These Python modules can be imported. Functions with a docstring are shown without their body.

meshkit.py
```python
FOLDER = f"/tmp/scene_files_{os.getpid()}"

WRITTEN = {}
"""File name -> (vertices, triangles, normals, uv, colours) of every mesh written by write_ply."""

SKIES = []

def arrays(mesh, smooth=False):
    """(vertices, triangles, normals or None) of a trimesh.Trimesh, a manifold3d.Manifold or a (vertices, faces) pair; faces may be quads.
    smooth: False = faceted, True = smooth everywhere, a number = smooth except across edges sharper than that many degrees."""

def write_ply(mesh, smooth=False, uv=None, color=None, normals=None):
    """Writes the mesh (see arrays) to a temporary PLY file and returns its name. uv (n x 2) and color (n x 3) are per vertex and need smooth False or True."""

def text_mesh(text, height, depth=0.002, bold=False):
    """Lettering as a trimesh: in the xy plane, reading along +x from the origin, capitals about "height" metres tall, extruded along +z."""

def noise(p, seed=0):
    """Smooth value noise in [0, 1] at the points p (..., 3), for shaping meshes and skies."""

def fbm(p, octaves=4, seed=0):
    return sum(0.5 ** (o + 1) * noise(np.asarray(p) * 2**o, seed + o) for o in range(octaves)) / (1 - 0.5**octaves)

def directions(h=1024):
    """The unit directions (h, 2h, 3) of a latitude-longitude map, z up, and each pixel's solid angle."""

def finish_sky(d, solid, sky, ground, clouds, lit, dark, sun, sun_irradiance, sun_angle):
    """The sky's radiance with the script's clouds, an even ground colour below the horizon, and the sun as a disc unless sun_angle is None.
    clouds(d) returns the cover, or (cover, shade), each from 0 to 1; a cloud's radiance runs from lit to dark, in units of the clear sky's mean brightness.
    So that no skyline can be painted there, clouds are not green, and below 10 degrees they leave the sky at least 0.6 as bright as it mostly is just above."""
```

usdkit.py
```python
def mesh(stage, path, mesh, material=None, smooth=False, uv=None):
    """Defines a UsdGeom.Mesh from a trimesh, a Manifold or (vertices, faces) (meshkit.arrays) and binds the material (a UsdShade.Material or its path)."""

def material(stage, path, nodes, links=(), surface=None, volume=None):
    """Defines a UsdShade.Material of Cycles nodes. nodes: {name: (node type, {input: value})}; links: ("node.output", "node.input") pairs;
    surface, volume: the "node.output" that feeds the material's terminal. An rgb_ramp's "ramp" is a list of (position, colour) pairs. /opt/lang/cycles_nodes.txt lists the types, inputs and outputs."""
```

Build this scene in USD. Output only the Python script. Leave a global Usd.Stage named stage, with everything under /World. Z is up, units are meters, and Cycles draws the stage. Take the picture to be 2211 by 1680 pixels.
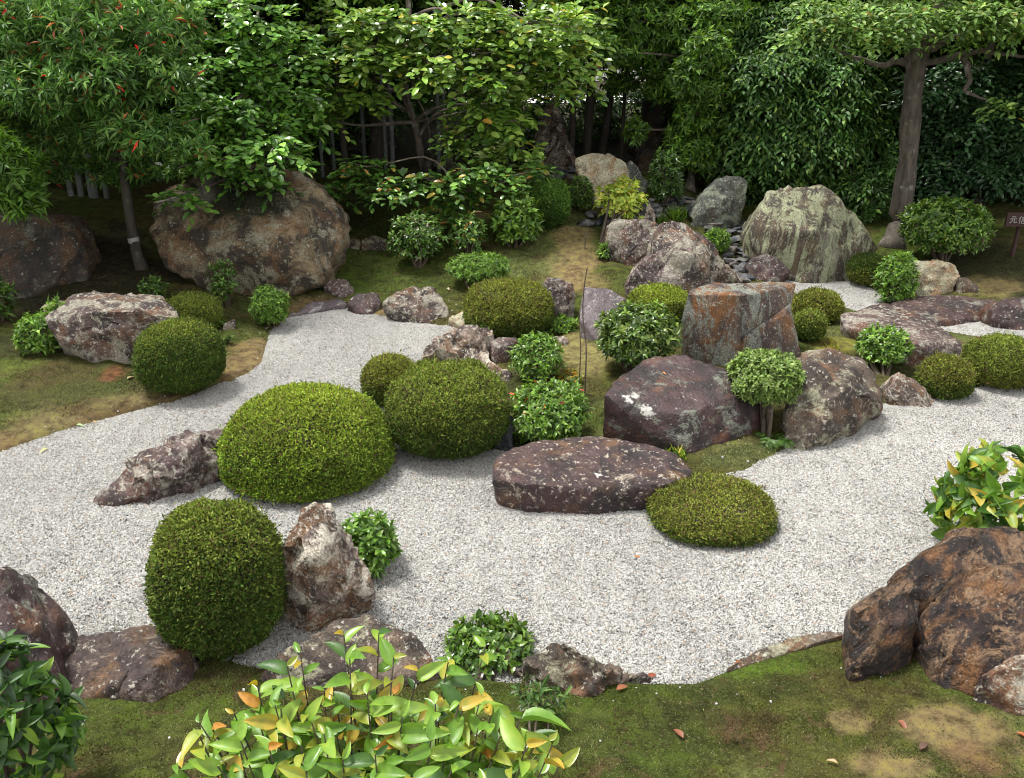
import math, zlib
import numpy as np
import trimesh, shapely, usdkit, meshkit
import manifold3d as m3
from scipy.spatial import cKDTree
from pxr import Usd, UsdGeom, UsdLux, UsdShade, Gf, Sdf, Vt

stage = Usd.Stage.CreateInMemory()
UsdGeom.SetStageUpAxis(stage, 'Z')
UsdGeom.Xform.Define(stage, '/World')
UsdGeom.Scope.Define(stage, '/World/Looks')

# ------------------------------------------------------------------ camera, sky, sun, exposure
F, CX, CY, EYE, TILT = 1914.7, 1105.5, 840.0, 2.2, math.radians(22.8)
cam = UsdGeom.Camera.Define(stage, '/World/camera')
cam.CreateFocalLengthAttr(36.0 * F / 2211)
cam.CreateHorizontalApertureAttr(36.0)
cam.CreateVerticalApertureAttr(36.0 * 778 / 1024)
cam.AddTranslateOp().Set((0, 0, EYE))
cam.AddRotateXOp().Set(90 - math.degrees(TILT))
cam.CreateExposureAttr(0.72)
SUN = np.array([-0.34, 0.12, 0.93]); SUN /= np.linalg.norm(SUN)
SUN_EL, SUN_ROT = math.asin(SUN[2]), math.atan2(SUN[0], SUN[1])
usdkit.material(stage, '/World/Looks/sky_light', {
    's': ('sky_texture', {'sky_type': 'single_scattering', 'sun_disc': False, 'sun_elevation': SUN_EL, 'sun_rotation': SUN_ROT, 'air_density': 1.0, 'aerosol_density': 2.0}),
    'tc': ('texture_coordinate', {}),
    'n': ('noise_texture', {'scale': 3.0, 'detail': 5.0, 'roughness': 0.55}),
    'r': ('rgb_ramp', {'ramp': [(0.30, (.75, .75, .75)), (0.62, (1, 1, 1))]}),
    'cl': ('rgb_ramp', {'ramp': [(0.30, (8.0, 8.1, 8.4)), (0.65, (12.5, 12.3, 12.0))]}),
    'm': ('mix_color', {}),
    'b': ('background_shader', {'strength': 0.086})},
    [('tc.generated', 'n.vector'), ('n.fac', 'r.fac'), ('n.fac', 'cl.fac'), ('r.color', 'm.fac'), ('s.color', 'm.a'), ('cl.color', 'm.b'), ('m.result', 'b.color')], surface='b.background')
dome = UsdLux.DomeLight.Define(stage, '/World/sky')
UsdShade.MaterialBindingAPI.Apply(dome.GetPrim()).Bind(UsdShade.Material.Get(stage, '/World/Looks/sky_light'))
dome.GetPrim().SetCustomDataByKey('kind', 'structure')
sun = UsdLux.DistantLight.Define(stage, '/World/sun')
sun.CreateNormalizeAttr(True); sun.CreateIntensityAttr(0.98); sun.CreateAngleAttr(14.0); sun.CreateColorAttr((1.0, 0.97, 0.91))
_z = Gf.Vec3d(*SUN.tolist()); _x = Gf.Cross(Gf.Vec3d(0, 1, 0), _z).GetNormalized(); _y = Gf.Cross(_z, _x)
sun.AddTransformOp().Set(Gf.Matrix4d(*_x, 0, *_y, 0, *_z, 0, 0, 0, 0, 1))

# ------------------------------------------------------------------ viewing geometry used to survey the garden (picture 2211 x 1680)
FWD = np.array([0, math.cos(TILT), -math.sin(TILT)]); UP = np.array([0, math.sin(TILT), math.cos(TILT)]); RIGHT = np.array([1.0, 0, 0])
def ray(px, py):
    d = RIGHT * (px - CX) / F + FWD + UP * (CY - py) / F
    return d
def on_z(px, py, z=0.0):
    d = ray(px, py); return np.array([0, 0, EYE]) + d * (z - EYE) / d[2]
def on_y(px, py, y):
    d = ray(px, py); return np.array([0, 0, EYE]) + d * y / d[1]
def project(p):
    q = np.asarray(p, float) - [0, 0, EYE]
    dz = q @ FWD
    return np.stack([CX + F * (q @ RIGHT) / dz, CY - F * (q @ UP) / dz], -1)
def depth(p): return float((np.asarray(p) - [0, 0, EYE]) @ FWD)
def rng(key): return np.random.default_rng(zlib.crc32(str(key).encode()))
def unit(v): return v / np.maximum(np.linalg.norm(v, axis=-1, keepdims=True), 1e-9)
def sstep(a, b, x):
    t = np.clip((x - a) / (b - a), 0, 1); return t * t * (3 - 2 * t)

# ------------------------------------------------------------------ naming
taken = {}
def free(parent, name):
    k = taken.get((parent, name), 0); taken[(parent, name)] = k + 1
    return f'{parent}/{name}' if k == 0 else f'{parent}/{name}_{k:03d}'
def tag(p, label=None, cat=None, group=None, kind=None):
    for k, v in (('label', label), ('category', cat), ('group', group), ('kind', kind)):
        if v: p.SetCustomDataByKey(k, v)
    return p
def thing(name, label, cat, loc=(0, 0, 0), group=None, kind=None):
    x = UsdGeom.Xform.Define(stage, free('/World', name)); x.AddTranslateOp().Set(Gf.Vec3d(*map(float, loc)))
    return tag(x.GetPrim(), label, cat, group, kind)
def obj(name, mesh, mat, parent=None, smooth=False, color=None, label=None):
    """One Mesh; world coordinates are turned into the parent's own."""
    base = str(parent.GetPath()) if parent is not None else '/World'
    if hasattr(mesh, 'to_mesh'):
        k = mesh.to_mesh(); mesh = (np.array(k.vert_properties[:, :3]), np.array(k.tri_verts))
    if not isinstance(mesh, tuple): mesh = (np.array(mesh.vertices), np.array(mesh.faces))
    v, f = np.asarray(mesh[0], float), np.asarray(mesh[1])
    if parent is not None:
        off = np.zeros(3); q = parent
        while str(q.GetPath()) != '/World':
            t = q.GetAttribute('xformOp:translate')
            if t and t.Get() is not None: off += np.array(t.Get())
            q = q.GetParent()
        v = v - off
    m = usdkit.mesh(stage, free(base, name), (v, f), '/World/Looks/' + mat, smooth=smooth)
    if color is not None:
        UsdGeom.PrimvarsAPI(m).CreatePrimvar('leaf_color', Sdf.ValueTypeNames.Color3fArray, 'vertex').Set(Vt.Vec3fArray.FromNumpy(np.asarray(color, np.float32)))
    if label: m.GetPrim().SetCustomDataByKey('label', label)
    return m.GetPrim()
def cat_mesh(ms):
    vs, fs, n = [], [], 0
    for v, f in ms:
        vs.append(v); fs.append(np.asarray(f) + n); n += len(v)
    return np.vstack(vs), np.vstack(fs)

# ------------------------------------------------------------------ materials
def leaf_mat(name, rough, trans=0.25, spec=0.5):
    usdkit.material(stage, '/World/Looks/' + name, {
        'a': ('attribute', {'attribute': 'leaf_color'}),
        'g': ('geometry', {}),
        'n': ('noise_texture', {'scale': 90.0, 'detail': 2.0}),
        'nr': ('rgb_ramp', {'ramp': [(.3, (.8, .8, .8)), (.7, (1.15, 1.15, 1.15))]}),
        'mu': ('mix_color', {'blend_type': 'multiply', 'fac': 1.0, 'use_clamp': False}),
        'tb': ('hsv', {'value': 1.5, 'saturation': 1.1, 'hue': 0.49}),
        'p': ('principled_bsdf', {'roughness': rough, 'specular_ior_level': spec}),
        't': ('translucent_bsdf', {}),
        'm': ('mix_closure', {'fac': trans})},
        [('g.position', 'n.vector'), ('n.fac', 'nr.fac'), ('a.color', 'mu.a'), ('nr.color', 'mu.b'), ('mu.result', 'p.base_color'), ('mu.result', 'tb.color'), ('tb.color', 't.color'),
         ('p.BSDF', 'm.closure1'), ('t.BSDF', 'm.closure2')], surface='m.closure')
leaf_mat('leaf_glossy', 0.30, 0.22, 0.5)
leaf_mat('leaf_satin', 0.45, 0.25, 0.4)
leaf_mat('leaf_matte', 0.65, 0.25, 0.25)

def rock_mat(name, a, b, dark, lichen, orange=(.2, .08, .03), f=1.0, streak=1.0, lich=0.5, spots=0.5, dk=0.5, org=0.35, rough=0.7, moss=0.0, bump=0.6, white=(), white_r=0.06, white_col=(.48, .465, .43), spotcol=(.34, .32, .27), along=(0, 0, 1)):
    """Weathered stone: two base tones, dark stains, rust, crusts of lichen, pale specks; amounts 0..1."""
    a, b, lichen, orange = (tuple(k * x for x in c) for k, c in ((.74, a), (.78, b), (.88, lichen), (.85, orange)))
    def thr(x, w=.06, top=1.0): c = 0.72 - 0.44 * x; return [(max(c - w, 0), (0, 0, 0)), (min(c + w, 1), (top, top, top))]
    nodes = {
        'g': ('geometry', {}), 'mp': ('mapping', {'mapping_type': 'texture', 'scale': (1, 1, 1 / streak), 'rotation': (0, math.acos(along[2] / np.linalg.norm(along)), math.atan2(along[1], along[0]))}),
        'n1': ('noise_texture', {'scale': 6 * f, 'detail': 7.0, 'roughness': .68, 'distortion': .5}), 'r1': ('rgb_ramp', {'ramp': [(.40, a), (.60, b)]}),
        'n2': ('noise_texture', {'scale': 3.4 * f, 'detail': 7.0, 'roughness': .68, 'distortion': .8}), 'o2': ('vector_math', {'math_type': 'add', 'vector2': (11.3, 4.1, 7.7)}), 'r2': ('rgb_ramp', {'ramp': thr(dk, .05, .92)}), 'm2': ('mix_color', {'b': dark}),
        'n3': ('noise_texture', {'scale': 4.6 * f, 'detail': 6.0, 'roughness': .68, 'distortion': .6}), 'o3': ('vector_math', {'math_type': 'add', 'vector2': (-5.3, 14.1, 2.7)}), 'r3': ('rgb_ramp', {'ramp': thr(org, .07, .8)}), 'm3': ('mix_color', {'b': orange}),
        'n4': ('noise_texture', {'scale': 5.0 * f, 'detail': 8.0, 'roughness': .80, 'distortion': .5}), 'o4': ('vector_math', {'math_type': 'add', 'vector2': (3.3, -8.1, 1.7)}), 'r4': ('rgb_ramp', {'ramp': thr(lich, .028, .88)}), 'm4': ('mix_color', {'b': lichen}),
        'n5': ('noise_texture', {'scale': 38.0 * f, 'detail': 4.0, 'roughness': .7}), 'r5': ('rgb_ramp', {'ramp': thr(spots * .72, .025, .85)}), 'm5': ('mix_color', {'b': spotcol}),
        'n6': ('noise_texture', {'scale': 95.0, 'detail': 4.0, 'roughness': .75}), 'r6': ('rgb_ramp', {'ramp': [(.30, (.30, .29, .28)), (.5, (1, 1, 1)), (.70, (1.7, 1.7, 1.7))]}), 'm6': ('mix_color', {'blend_type': 'multiply', 'fac': 1.0, 'use_clamp': False}),
        'nb': ('noise_texture', {'type': 'ridged_multifractal', 'scale': 9.0 * f, 'detail': 5.0, 'roughness': .6, 'use_normalize': True, 'distortion': .4}),
        'h1': ('math', {'math_type': 'multiply', 'value2': 2.2}), 'h0': ('math', {'math_type': 'multiply', 'value2': -1.2}), 'h3': ('math', {'math_type': 'add'}), 'h2': ('math', {'math_type': 'multiply_add', 'value2': .45}),
        'bu': ('bump', {'strength': bump, 'distance': 0.03}),
        'p': ('principled_bsdf', {'roughness': rough, 'specular_ior_level': .4})}
    links = [('g.position', 'mp.vector'), ('mp.vector', 'n1.vector'), ('n1.fac', 'r1.fac'), ('r1.color', 'm2.a'), ('mp.vector', 'o2.vector1'), ('o2.vector', 'n2.vector'), ('n2.fac', 'r2.fac'), ('r2.color', 'm2.fac'),
             ('mp.vector', 'o3.vector1'), ('o3.vector', 'n3.vector'), ('n3.fac', 'r3.fac'), ('r3.color', 'm3.fac'), ('m2.result', 'm3.a'),
             ('mp.vector', 'o4.vector1'), ('o4.vector', 'n4.vector'), ('n4.fac', 'r4.fac'), ('r4.color', 'm4.fac'), ('m3.result', 'm4.a'),
             ('g.position', 'n5.vector'), ('n5.fac', 'r5.fac'), ('r5.color', 'm5.fac'), ('m4.result', 'm5.a'),
             ('g.position', 'n6.vector'), ('n6.fac', 'r6.fac'), ('m5.result', 'm6.a'), ('r6.color', 'm6.b'), ('mp.vector', 'nb.vector'),
             ('n1.fac', 'h1.value1'), ('nb.fac', 'h0.value1'), ('h1.value', 'h3.value1'), ('h0.value', 'h3.value2'), ('n6.fac', 'h2.value1'), ('h3.value', 'h2.value3'), ('h2.value', 'bu.height'), ('bu.normal', 'p.normal')]
    last = 'm6.result'
    for i, c in enumerate(white):
        nodes |= {f'wd{i}': ('vector_math', {'math_type': 'distance', 'vector2': tuple(map(float, c))}), f'wr{i}': ('map_range', {'from_min': 0.0, 'from_max': white_r, 'to_min': 0.36, 'to_max': -0.12, 'clamp': True}),
                  f'wa{i}': ('math', {'math_type': 'add'}), f'wt{i}': ('rgb_ramp', {'ramp': [(.60, (0, 0, 0)), (.74, (.95, .95, .95))]}), f'wm{i}': ('mix_color', {'b': white_col})}
        links += [('g.position', f'wd{i}.vector1'), (f'wd{i}.value', f'wr{i}.value'), (f'wr{i}.result', f'wa{i}.value1'), ('n5.fac', f'wa{i}.value2'), (f'wa{i}.value', f'wt{i}.fac'), (f'wt{i}.color', f'wm{i}.fac'), (last, f'wm{i}.a')]
        last = f'wm{i}.result'
    if moss:
        nodes |= {'sx': ('separate_xyz', {}), 'mr': ('map_range', {'from_min': .25, 'from_max': .95, 'to_min': -.25, 'to_max': .28, 'clamp': True}), 'ma': ('math', {'math_type': 'add'}),
                  'mt': ('rgb_ramp', {'ramp': [(max(.70 - .3 * moss - .05, 0), (0, 0, 0)), (.70 - .3 * moss + .05, (1, 1, 1))]}), 'mm': ('mix_color', {'b': (.034, .040, .009)})}
        links += [('g.normal', 'sx.vector'), ('sx.z', 'mr.value'), ('mr.result', 'ma.value1'), ('n2.fac', 'ma.value2'), ('ma.value', 'mt.fac'), ('mt.color', 'mm.fac'), (last, 'mm.a')]
        last = 'mm.result'
    links.append((last, 'p.base_color'))
    usdkit.material(stage, '/World/Looks/' + name, nodes, links, surface='p.BSDF')

PURPLE, PURPLE2 = (.040, .021, .022), (.085, .047, .047)
rock_mat('stone_purple', PURPLE, PURPLE2, (.022, .015, .016), (.20, .20, .165), (.13, .055, .025), lich=.32, spots=.32, dk=.45, org=.25, rough=.5)
rock_mat('stone_purple_pale', (.058, .034, .035), (.14, .09, .085), (.03, .02, .02), (.28, .25, .21), (.14, .055, .025), lich=.42, spots=.45, dk=.42, org=.3, rough=.6)
rock_mat('stone_mauve', (.11, .085, .092), (.19, .155, .165), (.06, .045, .05), (.34, .32, .32), (.12, .07, .06), lich=.35, spots=.3, dk=.4, org=.12, rough=.55, streak=.3, along=(.5, .5, .7))
rock_mat('stone_mottled', (.062, .037, .035), (.15, .10, .085), (.024, .016, .016), (.27, .25, .195), (.17, .075, .03), lich=.44, spots=.42, dk=.52, org=.34)
rock_mat('stone_pink', (.15, .095, .08), (.40, .31, .25), (.030, .020, .018), (.50, .46, .38), (.20, .10, .04), lich=.42, spots=.45, dk=.56, org=.35, f=1.4)
rock_mat('stone_tan', (.115, .082, .048), (.215, .16, .10), (.018, .014, .010), (.24, .225, .16), (.19, .085, .03), lich=.36, spots=.3, dk=.55, org=.4, f=.9)
rock_mat('stone_green', (.065, .07, .06), (.12, .13, .11), (.025, .026, .024), (.23, .26, .19), (.10, .07, .04), lich=.45, spots=.35, dk=.4, org=.2)
rock_mat('stone_streaked', (.12, .11, .085), (.24, .235, .165), (.040, .028, .022), (.31, .33, .20), (.13, .085, .045), f=1.7, streak=.16, lich=.47, spots=.3, dk=.62, org=.36, along=(.12, 0, 1))
rock_mat('stone_rust', (.065, .045, .038), (.125, .085, .068), (.045, .03, .028), (.20, .215, .18), (.22, .09, .022), f=1.3, streak=.4, lich=.46, spots=.34, dk=.48, org=.43)
rock_mat('stone_buff', (.34, .29, .19), (.52, .47, .33), (.11, .075, .045), (.40, .40, .28), (.26, .13, .05), f=1.6, lich=.45, spots=.3, dk=.36, org=.42)
rock_mat('stone_brown', (.040, .022, .021), (.15, .082, .052), (.011, .007, .007), (.25, .155, .09), (.24, .11, .04), f=1.8, streak=.55, lich=.38, spots=.2, dk=.66, org=.38, bump=1.0, rough=.5, along=(.74, .52, .36))
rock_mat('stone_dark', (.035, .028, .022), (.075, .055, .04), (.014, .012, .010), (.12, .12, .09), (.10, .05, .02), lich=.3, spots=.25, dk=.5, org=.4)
rock_mat('stone_ledge', (.034, .021, .021), (.085, .058, .05), (.022, .016, .016), (.24, .19, .15), (.17, .09, .04), lich=.33, spots=.3, dk=.42, org=.3, rough=.5)
rock_mat('stone_bank', (.075, .055, .042), (.16, .12, .09), (.03, .022, .018), (.26, .25, .17), (.17, .085, .04), lich=.4, spots=.36, dk=.55, org=.34)
for i, (a, b) in enumerate([((.045, .05, .06), (.075, .082, .095)), ((.06, .06, .065), (.11, .11, .115)), ((.085, .085, .083), (.15, .148, .14)), ((.10, .085, .075), (.17, .145, .13))]):
    rock_mat(f'slate_{"abcd"[i]}', a, b, tuple(x * .6 for x in a), tuple(x * 1.7 for x in b), (.12, .09, .07), f=3, lich=.25, spots=.2, dk=.35, org=.15, rough=.55, bump=.3)

def bark_mat(name, a, b, lichen, f=1.0, amt=.35):
    usdkit.material(stage, '/World/Looks/' + name, {
        'g': ('geometry', {}), 'mp': ('mapping', {'scale': (1, 1, .25)}),
        'n': ('noise_texture', {'scale': 28 * f, 'detail': 8.0, 'roughness': .65}), 'r': ('rgb_ramp', {'ramp': [(.35, a), (.65, b)]}),
        'n2': ('noise_texture', {'scale': 7.0 * f, 'detail': 8.0, 'roughness': .65}), 'r2': ('rgb_ramp', {'ramp': [(.70 - .4 * amt, (0, 0, 0)), (.78 - .4 * amt, (1, 1, 1))]}), 'm': ('mix_color', {'b': lichen}),
        'bu': ('bump', {'strength': .7, 'distance': .01}), 'p': ('principled_bsdf', {'roughness': .85})},
        [('g.position', 'mp.vector'), ('mp.vector', 'n.vector'), ('n.fac', 'r.fac'), ('r.color', 'm.a'), ('g.position', 'n2.vector'), ('n2.fac', 'r2.fac'), ('r2.color', 'm.fac'), ('m.result', 'p.base_color'), ('n.fac', 'bu.height'), ('bu.normal', 'p.normal')], surface='p.BSDF')
bark_mat('bark_grey', (.07, .055, .042), (.17, .14, .11), (.26, .25, .20))
bark_mat('bark_dark', (.025, .02, .015), (.06, .05, .038), (.09, .09, .07), amt=.25)
bark_mat('bark_brown', (.040, .032, .025), (.115, .095, .075), (.20, .19, .155), amt=.3)
bark_mat('bark_twig', (.05, .035, .025), (.10, .075, .05), (.14, .12, .09), f=3)
bark_mat('bamboo_skin', (.06, .068, .064), (.11, .12, .115), (.17, .18, .185), f=.6)
bark_mat('red_brown_wood', (.026, .010, .009), (.045, .017, .014), (.04, .02, .018), f=2)
def plain(name, col, rough=.7, var=.15, scale=30.0):
    usdkit.material(stage, '/World/Looks/' + name, {
        'g': ('geometry', {}), 'n': ('noise_texture', {'scale': scale, 'detail': 5.0}), 'r': ('rgb_ramp', {'ramp': [(.3, tuple(c * (1 - var) for c in col)), (.7, tuple(c * (1 + var) for c in col))]}), 'p': ('principled_bsdf', {'roughness': rough})},
        [('g.position', 'n.vector'), ('n.fac', 'r.fac'), ('r.color', 'p.base_color')], surface='p.BSDF')
plain('core_twigs', (.030, .022, .012), .9, .4, 60)
plain('white_paint', (.62, .60, .56), .6)
plain('shade_dimmed_paint', (.27, .26, .25), .8)  # white lettering and trunk band darkened to stand in for shade
plain('white_plaster', (.75, .74, .70), .8, .06, 4)
plain('roof_tile', (.10, .105, .11), .5, .2, 8)

# gravel: grains vary per stone
usdkit.material(stage, '/World/Looks/gravel_grain', {
    'g': ('geometry', {}), 'r': ('rgb_ramp', {'ramp': [(0, (.12, .12, .118)), (.10, (.21, .209, .204)), (.32, (.37, .369, .360)), (.62, (.46, .459, .448)), (.9, (.52, .51, .49)), (.96, (.43, .39, .33)), (1, (.33, .22, .14))]}),
    'at': ('attribute', {'attribute': 'leaf_color'}),
    'n': ('noise_texture', {'scale': 1.1, 'detail': 4.0}), 'nr': ('rgb_ramp', {'ramp': [(.35, (.84, .838, .825)), (.65, (1.03, 1.03, 1.01))]}), 'mu': ('mix_color', {'blend_type': 'multiply', 'fac': 1.0, 'use_clamp': False}),
    'p': ('principled_bsdf', {'roughness': .75, 'specular_ior_level': .3})},
    [('at.fac', 'r.fac'), ('g.position', 'n.vector'), ('n.fac', 'nr.fac'), ('r.color', 'mu.a'), ('nr.color', 'mu.b'), ('mu.result', 'p.base_color')], surface='p.BSDF')
usdkit.material(stage, '/World/Looks/gravel_base', {
    'g': ('geometry', {}), 'v': ('voronoi_texture', {'scale': 110.0}), 's': ('separate_color', {}), 'r': ('rgb_ramp', {'ramp': [(0, (.06, .058, .055)), (.4, (.20, .195, .185)), (1, (.40, .39, .37))]}),
    'bu': ('bump', {'strength': .8, 'distance': .006}), 'iv': ('math', {'math_type': 'subtract', 'value1': 1.0}), 'p': ('principled_bsdf', {'roughness': .85})},
    [('g.position', 'v.vector'), ('v.color', 's.color'), ('s.r', 'r.fac'), ('r.color', 'p.base_color'), ('v.distance', 'iv.value2'), ('iv.value', 'bu.height'), ('bu.normal', 'p.normal')], surface='p.BSDF')
# ground: colour of moss or soil per place (attribute), broken up finely
usdkit.material(stage, '/World/Looks/moss_ground', {
    'a': ('attribute', {'attribute': 'leaf_color'}), 'g': ('geometry', {}),
    'n1': ('noise_texture', {'scale': 16.0, 'detail': 9.0, 'roughness': .7}), 'r1': ('rgb_ramp', {'ramp': [(.36, (.38, .35, .30)), (.5, (.95, .95, .95)), (.64, (1.3, 1.4, .95))]}),
    'n2': ('noise_texture', {'scale': 7.0, 'detail': 9.0, 'roughness': .72, 'distortion': .6}), 'r2': ('rgb_ramp', {'ramp': [(.57, (0, 0, 0)), (.63, (.75, .75, .75))]}), 'm2': ('mix_color', {'b': (.085, .052, .026)}),
    'n3': ('noise_texture', {'scale': 110.0, 'detail': 5.0, 'roughness': .75}), 'r3': ('rgb_ramp', {'ramp': [(.56, (0, 0, 0)), (.64, (.75, .75, .75))]}), 'm3': ('mix_color', {'b': (.20, .19, .09)}),
    'mu': ('mix_color', {'blend_type': 'multiply', 'fac': 1.0, 'use_clamp': False}), 'ha': ('math', {'math_type': 'add'}),
    'bu': ('bump', {'strength': .9, 'distance': .012}), 'p': ('principled_bsdf', {'roughness': .9, 'specular_ior_level': .15})},
    [('g.position', 'n1.vector'), ('g.position', 'n2.vector'), ('g.position', 'n3.vector'), ('n1.fac', 'r1.fac'), ('n2.fac', 'r2.fac'), ('n3.fac', 'r3.fac'), ('a.color', 'mu.a'), ('r1.color', 'mu.b'), ('mu.result', 'm2.a'), ('r2.color', 'm2.fac'),
     ('m2.result', 'm3.a'), ('r3.color', 'm3.fac'), ('m3.result', 'p.base_color'), ('n1.fac', 'ha.value1'), ('n3.fac', 'ha.value2'), ('ha.value', 'bu.height'), ('bu.normal', 'p.normal')], surface='p.BSDF')

# ------------------------------------------------------------------ the ground: gravel pond, moss banks, a low hill behind
OUTLINE = [(-420, 1090), (0, 983), (130, 937), (270, 897), (400, 864), (480, 832), (540, 812), (572, 785), (580, 750), (590, 716), (620, 692), (650, 680), (700, 671), (745, 670), (820, 686), (900, 699), (985, 710),
           (960, 740), (925, 775), (890, 800), (850, 830), (835, 870), (870, 930), (930, 968), (1010, 980), (1085, 976), (1120, 1000), (1300, 1045), (1500, 1045), (1600, 1022), (1700, 977), (1800, 942), (1905, 880), (2020, 853), (2100, 840),
           (2170, 830), (2225, 805), (2240, 770), (2195, 738), (2100, 728), (2060, 722), (2000, 705), (1900, 690), (1830, 668), (1760, 655), (1715, 632), (1690, 606), (1700, 599), (1750, 600), (1850, 612), (1905, 638), (1965, 655), (2060, 690), (2211, 702), (2420, 720),
           (2700, 800), (2800, 1000), (2620, 1150), (2300, 1250), (2000, 1330), (1850, 1388), (1800, 1366), (1700, 1380), (1620, 1412), (1560, 1447), (1500, 1472), (1400, 1472), (1330, 1468), (1200, 1472), (1100, 1470), (960, 1452), (850, 1445), (700, 1432),
           (560, 1440), (440, 1400), (400, 1372), (300, 1358), (200, 1372), (100, 1402), (20, 1395), (-300, 1340), (-520, 1200)]
_pts = np.array([on_z(*p)[:2] for p in OUTLINE])
POND = shapely.Polygon(_pts).buffer(0)
POND = max(getattr(POND, 'geoms', [POND]), key=lambda g: g.area).buffer(-.06).buffer(.12).buffer(-.06)
shapely.prepare(POND)
HILL = on_y(1330, 420, 9.4)
def axis(lo, hi, step, far):
    a = [hi]
    s = step
    while a[-1] < far: s *= 1.28; a.append(a[-1] + s)
    b = [lo]; s = step
    while b[-1] > -far: s *= 1.28; b.append(b[-1] - s)
    return np.concatenate([b[:0:-1], np.arange(lo, hi, step), a])
GXS, GYS = axis(-4.6, 5.4, .035, 260), axis(1.0, 10.5, .035, 260)
_gx, _gy = np.meshgrid(GXS, GYS, indexing='ij')
_p = shapely.points(_gx, _gy)
_sd = np.where(shapely.contains_xy(POND, _gx, _gy), -shapely.distance(POND.exterior, _p), shapely.distance(POND, _p))
def _height():
    d = np.maximum(_sd, 0); s = .10 + .16 * sstep(6.3, 8.6, _gy); L = 3.0
    h = -.045 + .07 * sstep(-.05, .06, _sd) + s * L * (1 - np.exp(-d / L))
    h += .32 * np.exp(-(((_gx - HILL[0]) / .95) ** 2 + ((_gy - HILL[1]) / .8) ** 2)) * sstep(0, .6, d)
    P = np.stack([_gx, _gy, 0 * _gx], -1)
    near = 1 / (1 + np.maximum(0, np.hypot(_gx, _gy) - 12) / 6)
    h += sstep(0, .25, d) * near * (.07 * (meshkit.fbm(P * 1.7, 3, 5) - .5) + .036 * (meshkit.fbm(P * 9, 4, 9) - .5))
    return h
GH = _height()
def gz(x, y):
    x, y = np.asarray(x, float), np.asarray(y, float)
    i = np.clip(np.searchsorted(GXS, x) - 1, 0, len(GXS) - 2); j = np.clip(np.searchsorted(GYS, y) - 1, 0, len(GYS) - 2)
    a = (x - GXS[i]) / (GXS[i + 1] - GXS[i]); b = (y - GYS[j]) / (GYS[j + 1] - GYS[j])
    return (GH[i, j] * (1 - a) + GH[i + 1, j] * a) * (1 - b) + (GH[i, j + 1] * (1 - a) + GH[i + 1, j + 1] * a) * b
def surface(x, y): return np.maximum(gz(x, y), 0.0)
def ground(px, py):
    d = ray(px, py); t = np.concatenate([np.arange(1.0, 12, .004), np.arange(12, 60, .05)])
    P = np.array([0, 0, EYE]) + d * (t / d[1])[:, None]
    k = np.argmax(P[:, 2] <= surface(P[:, 0], P[:, 1]))
    return P[k]

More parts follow.
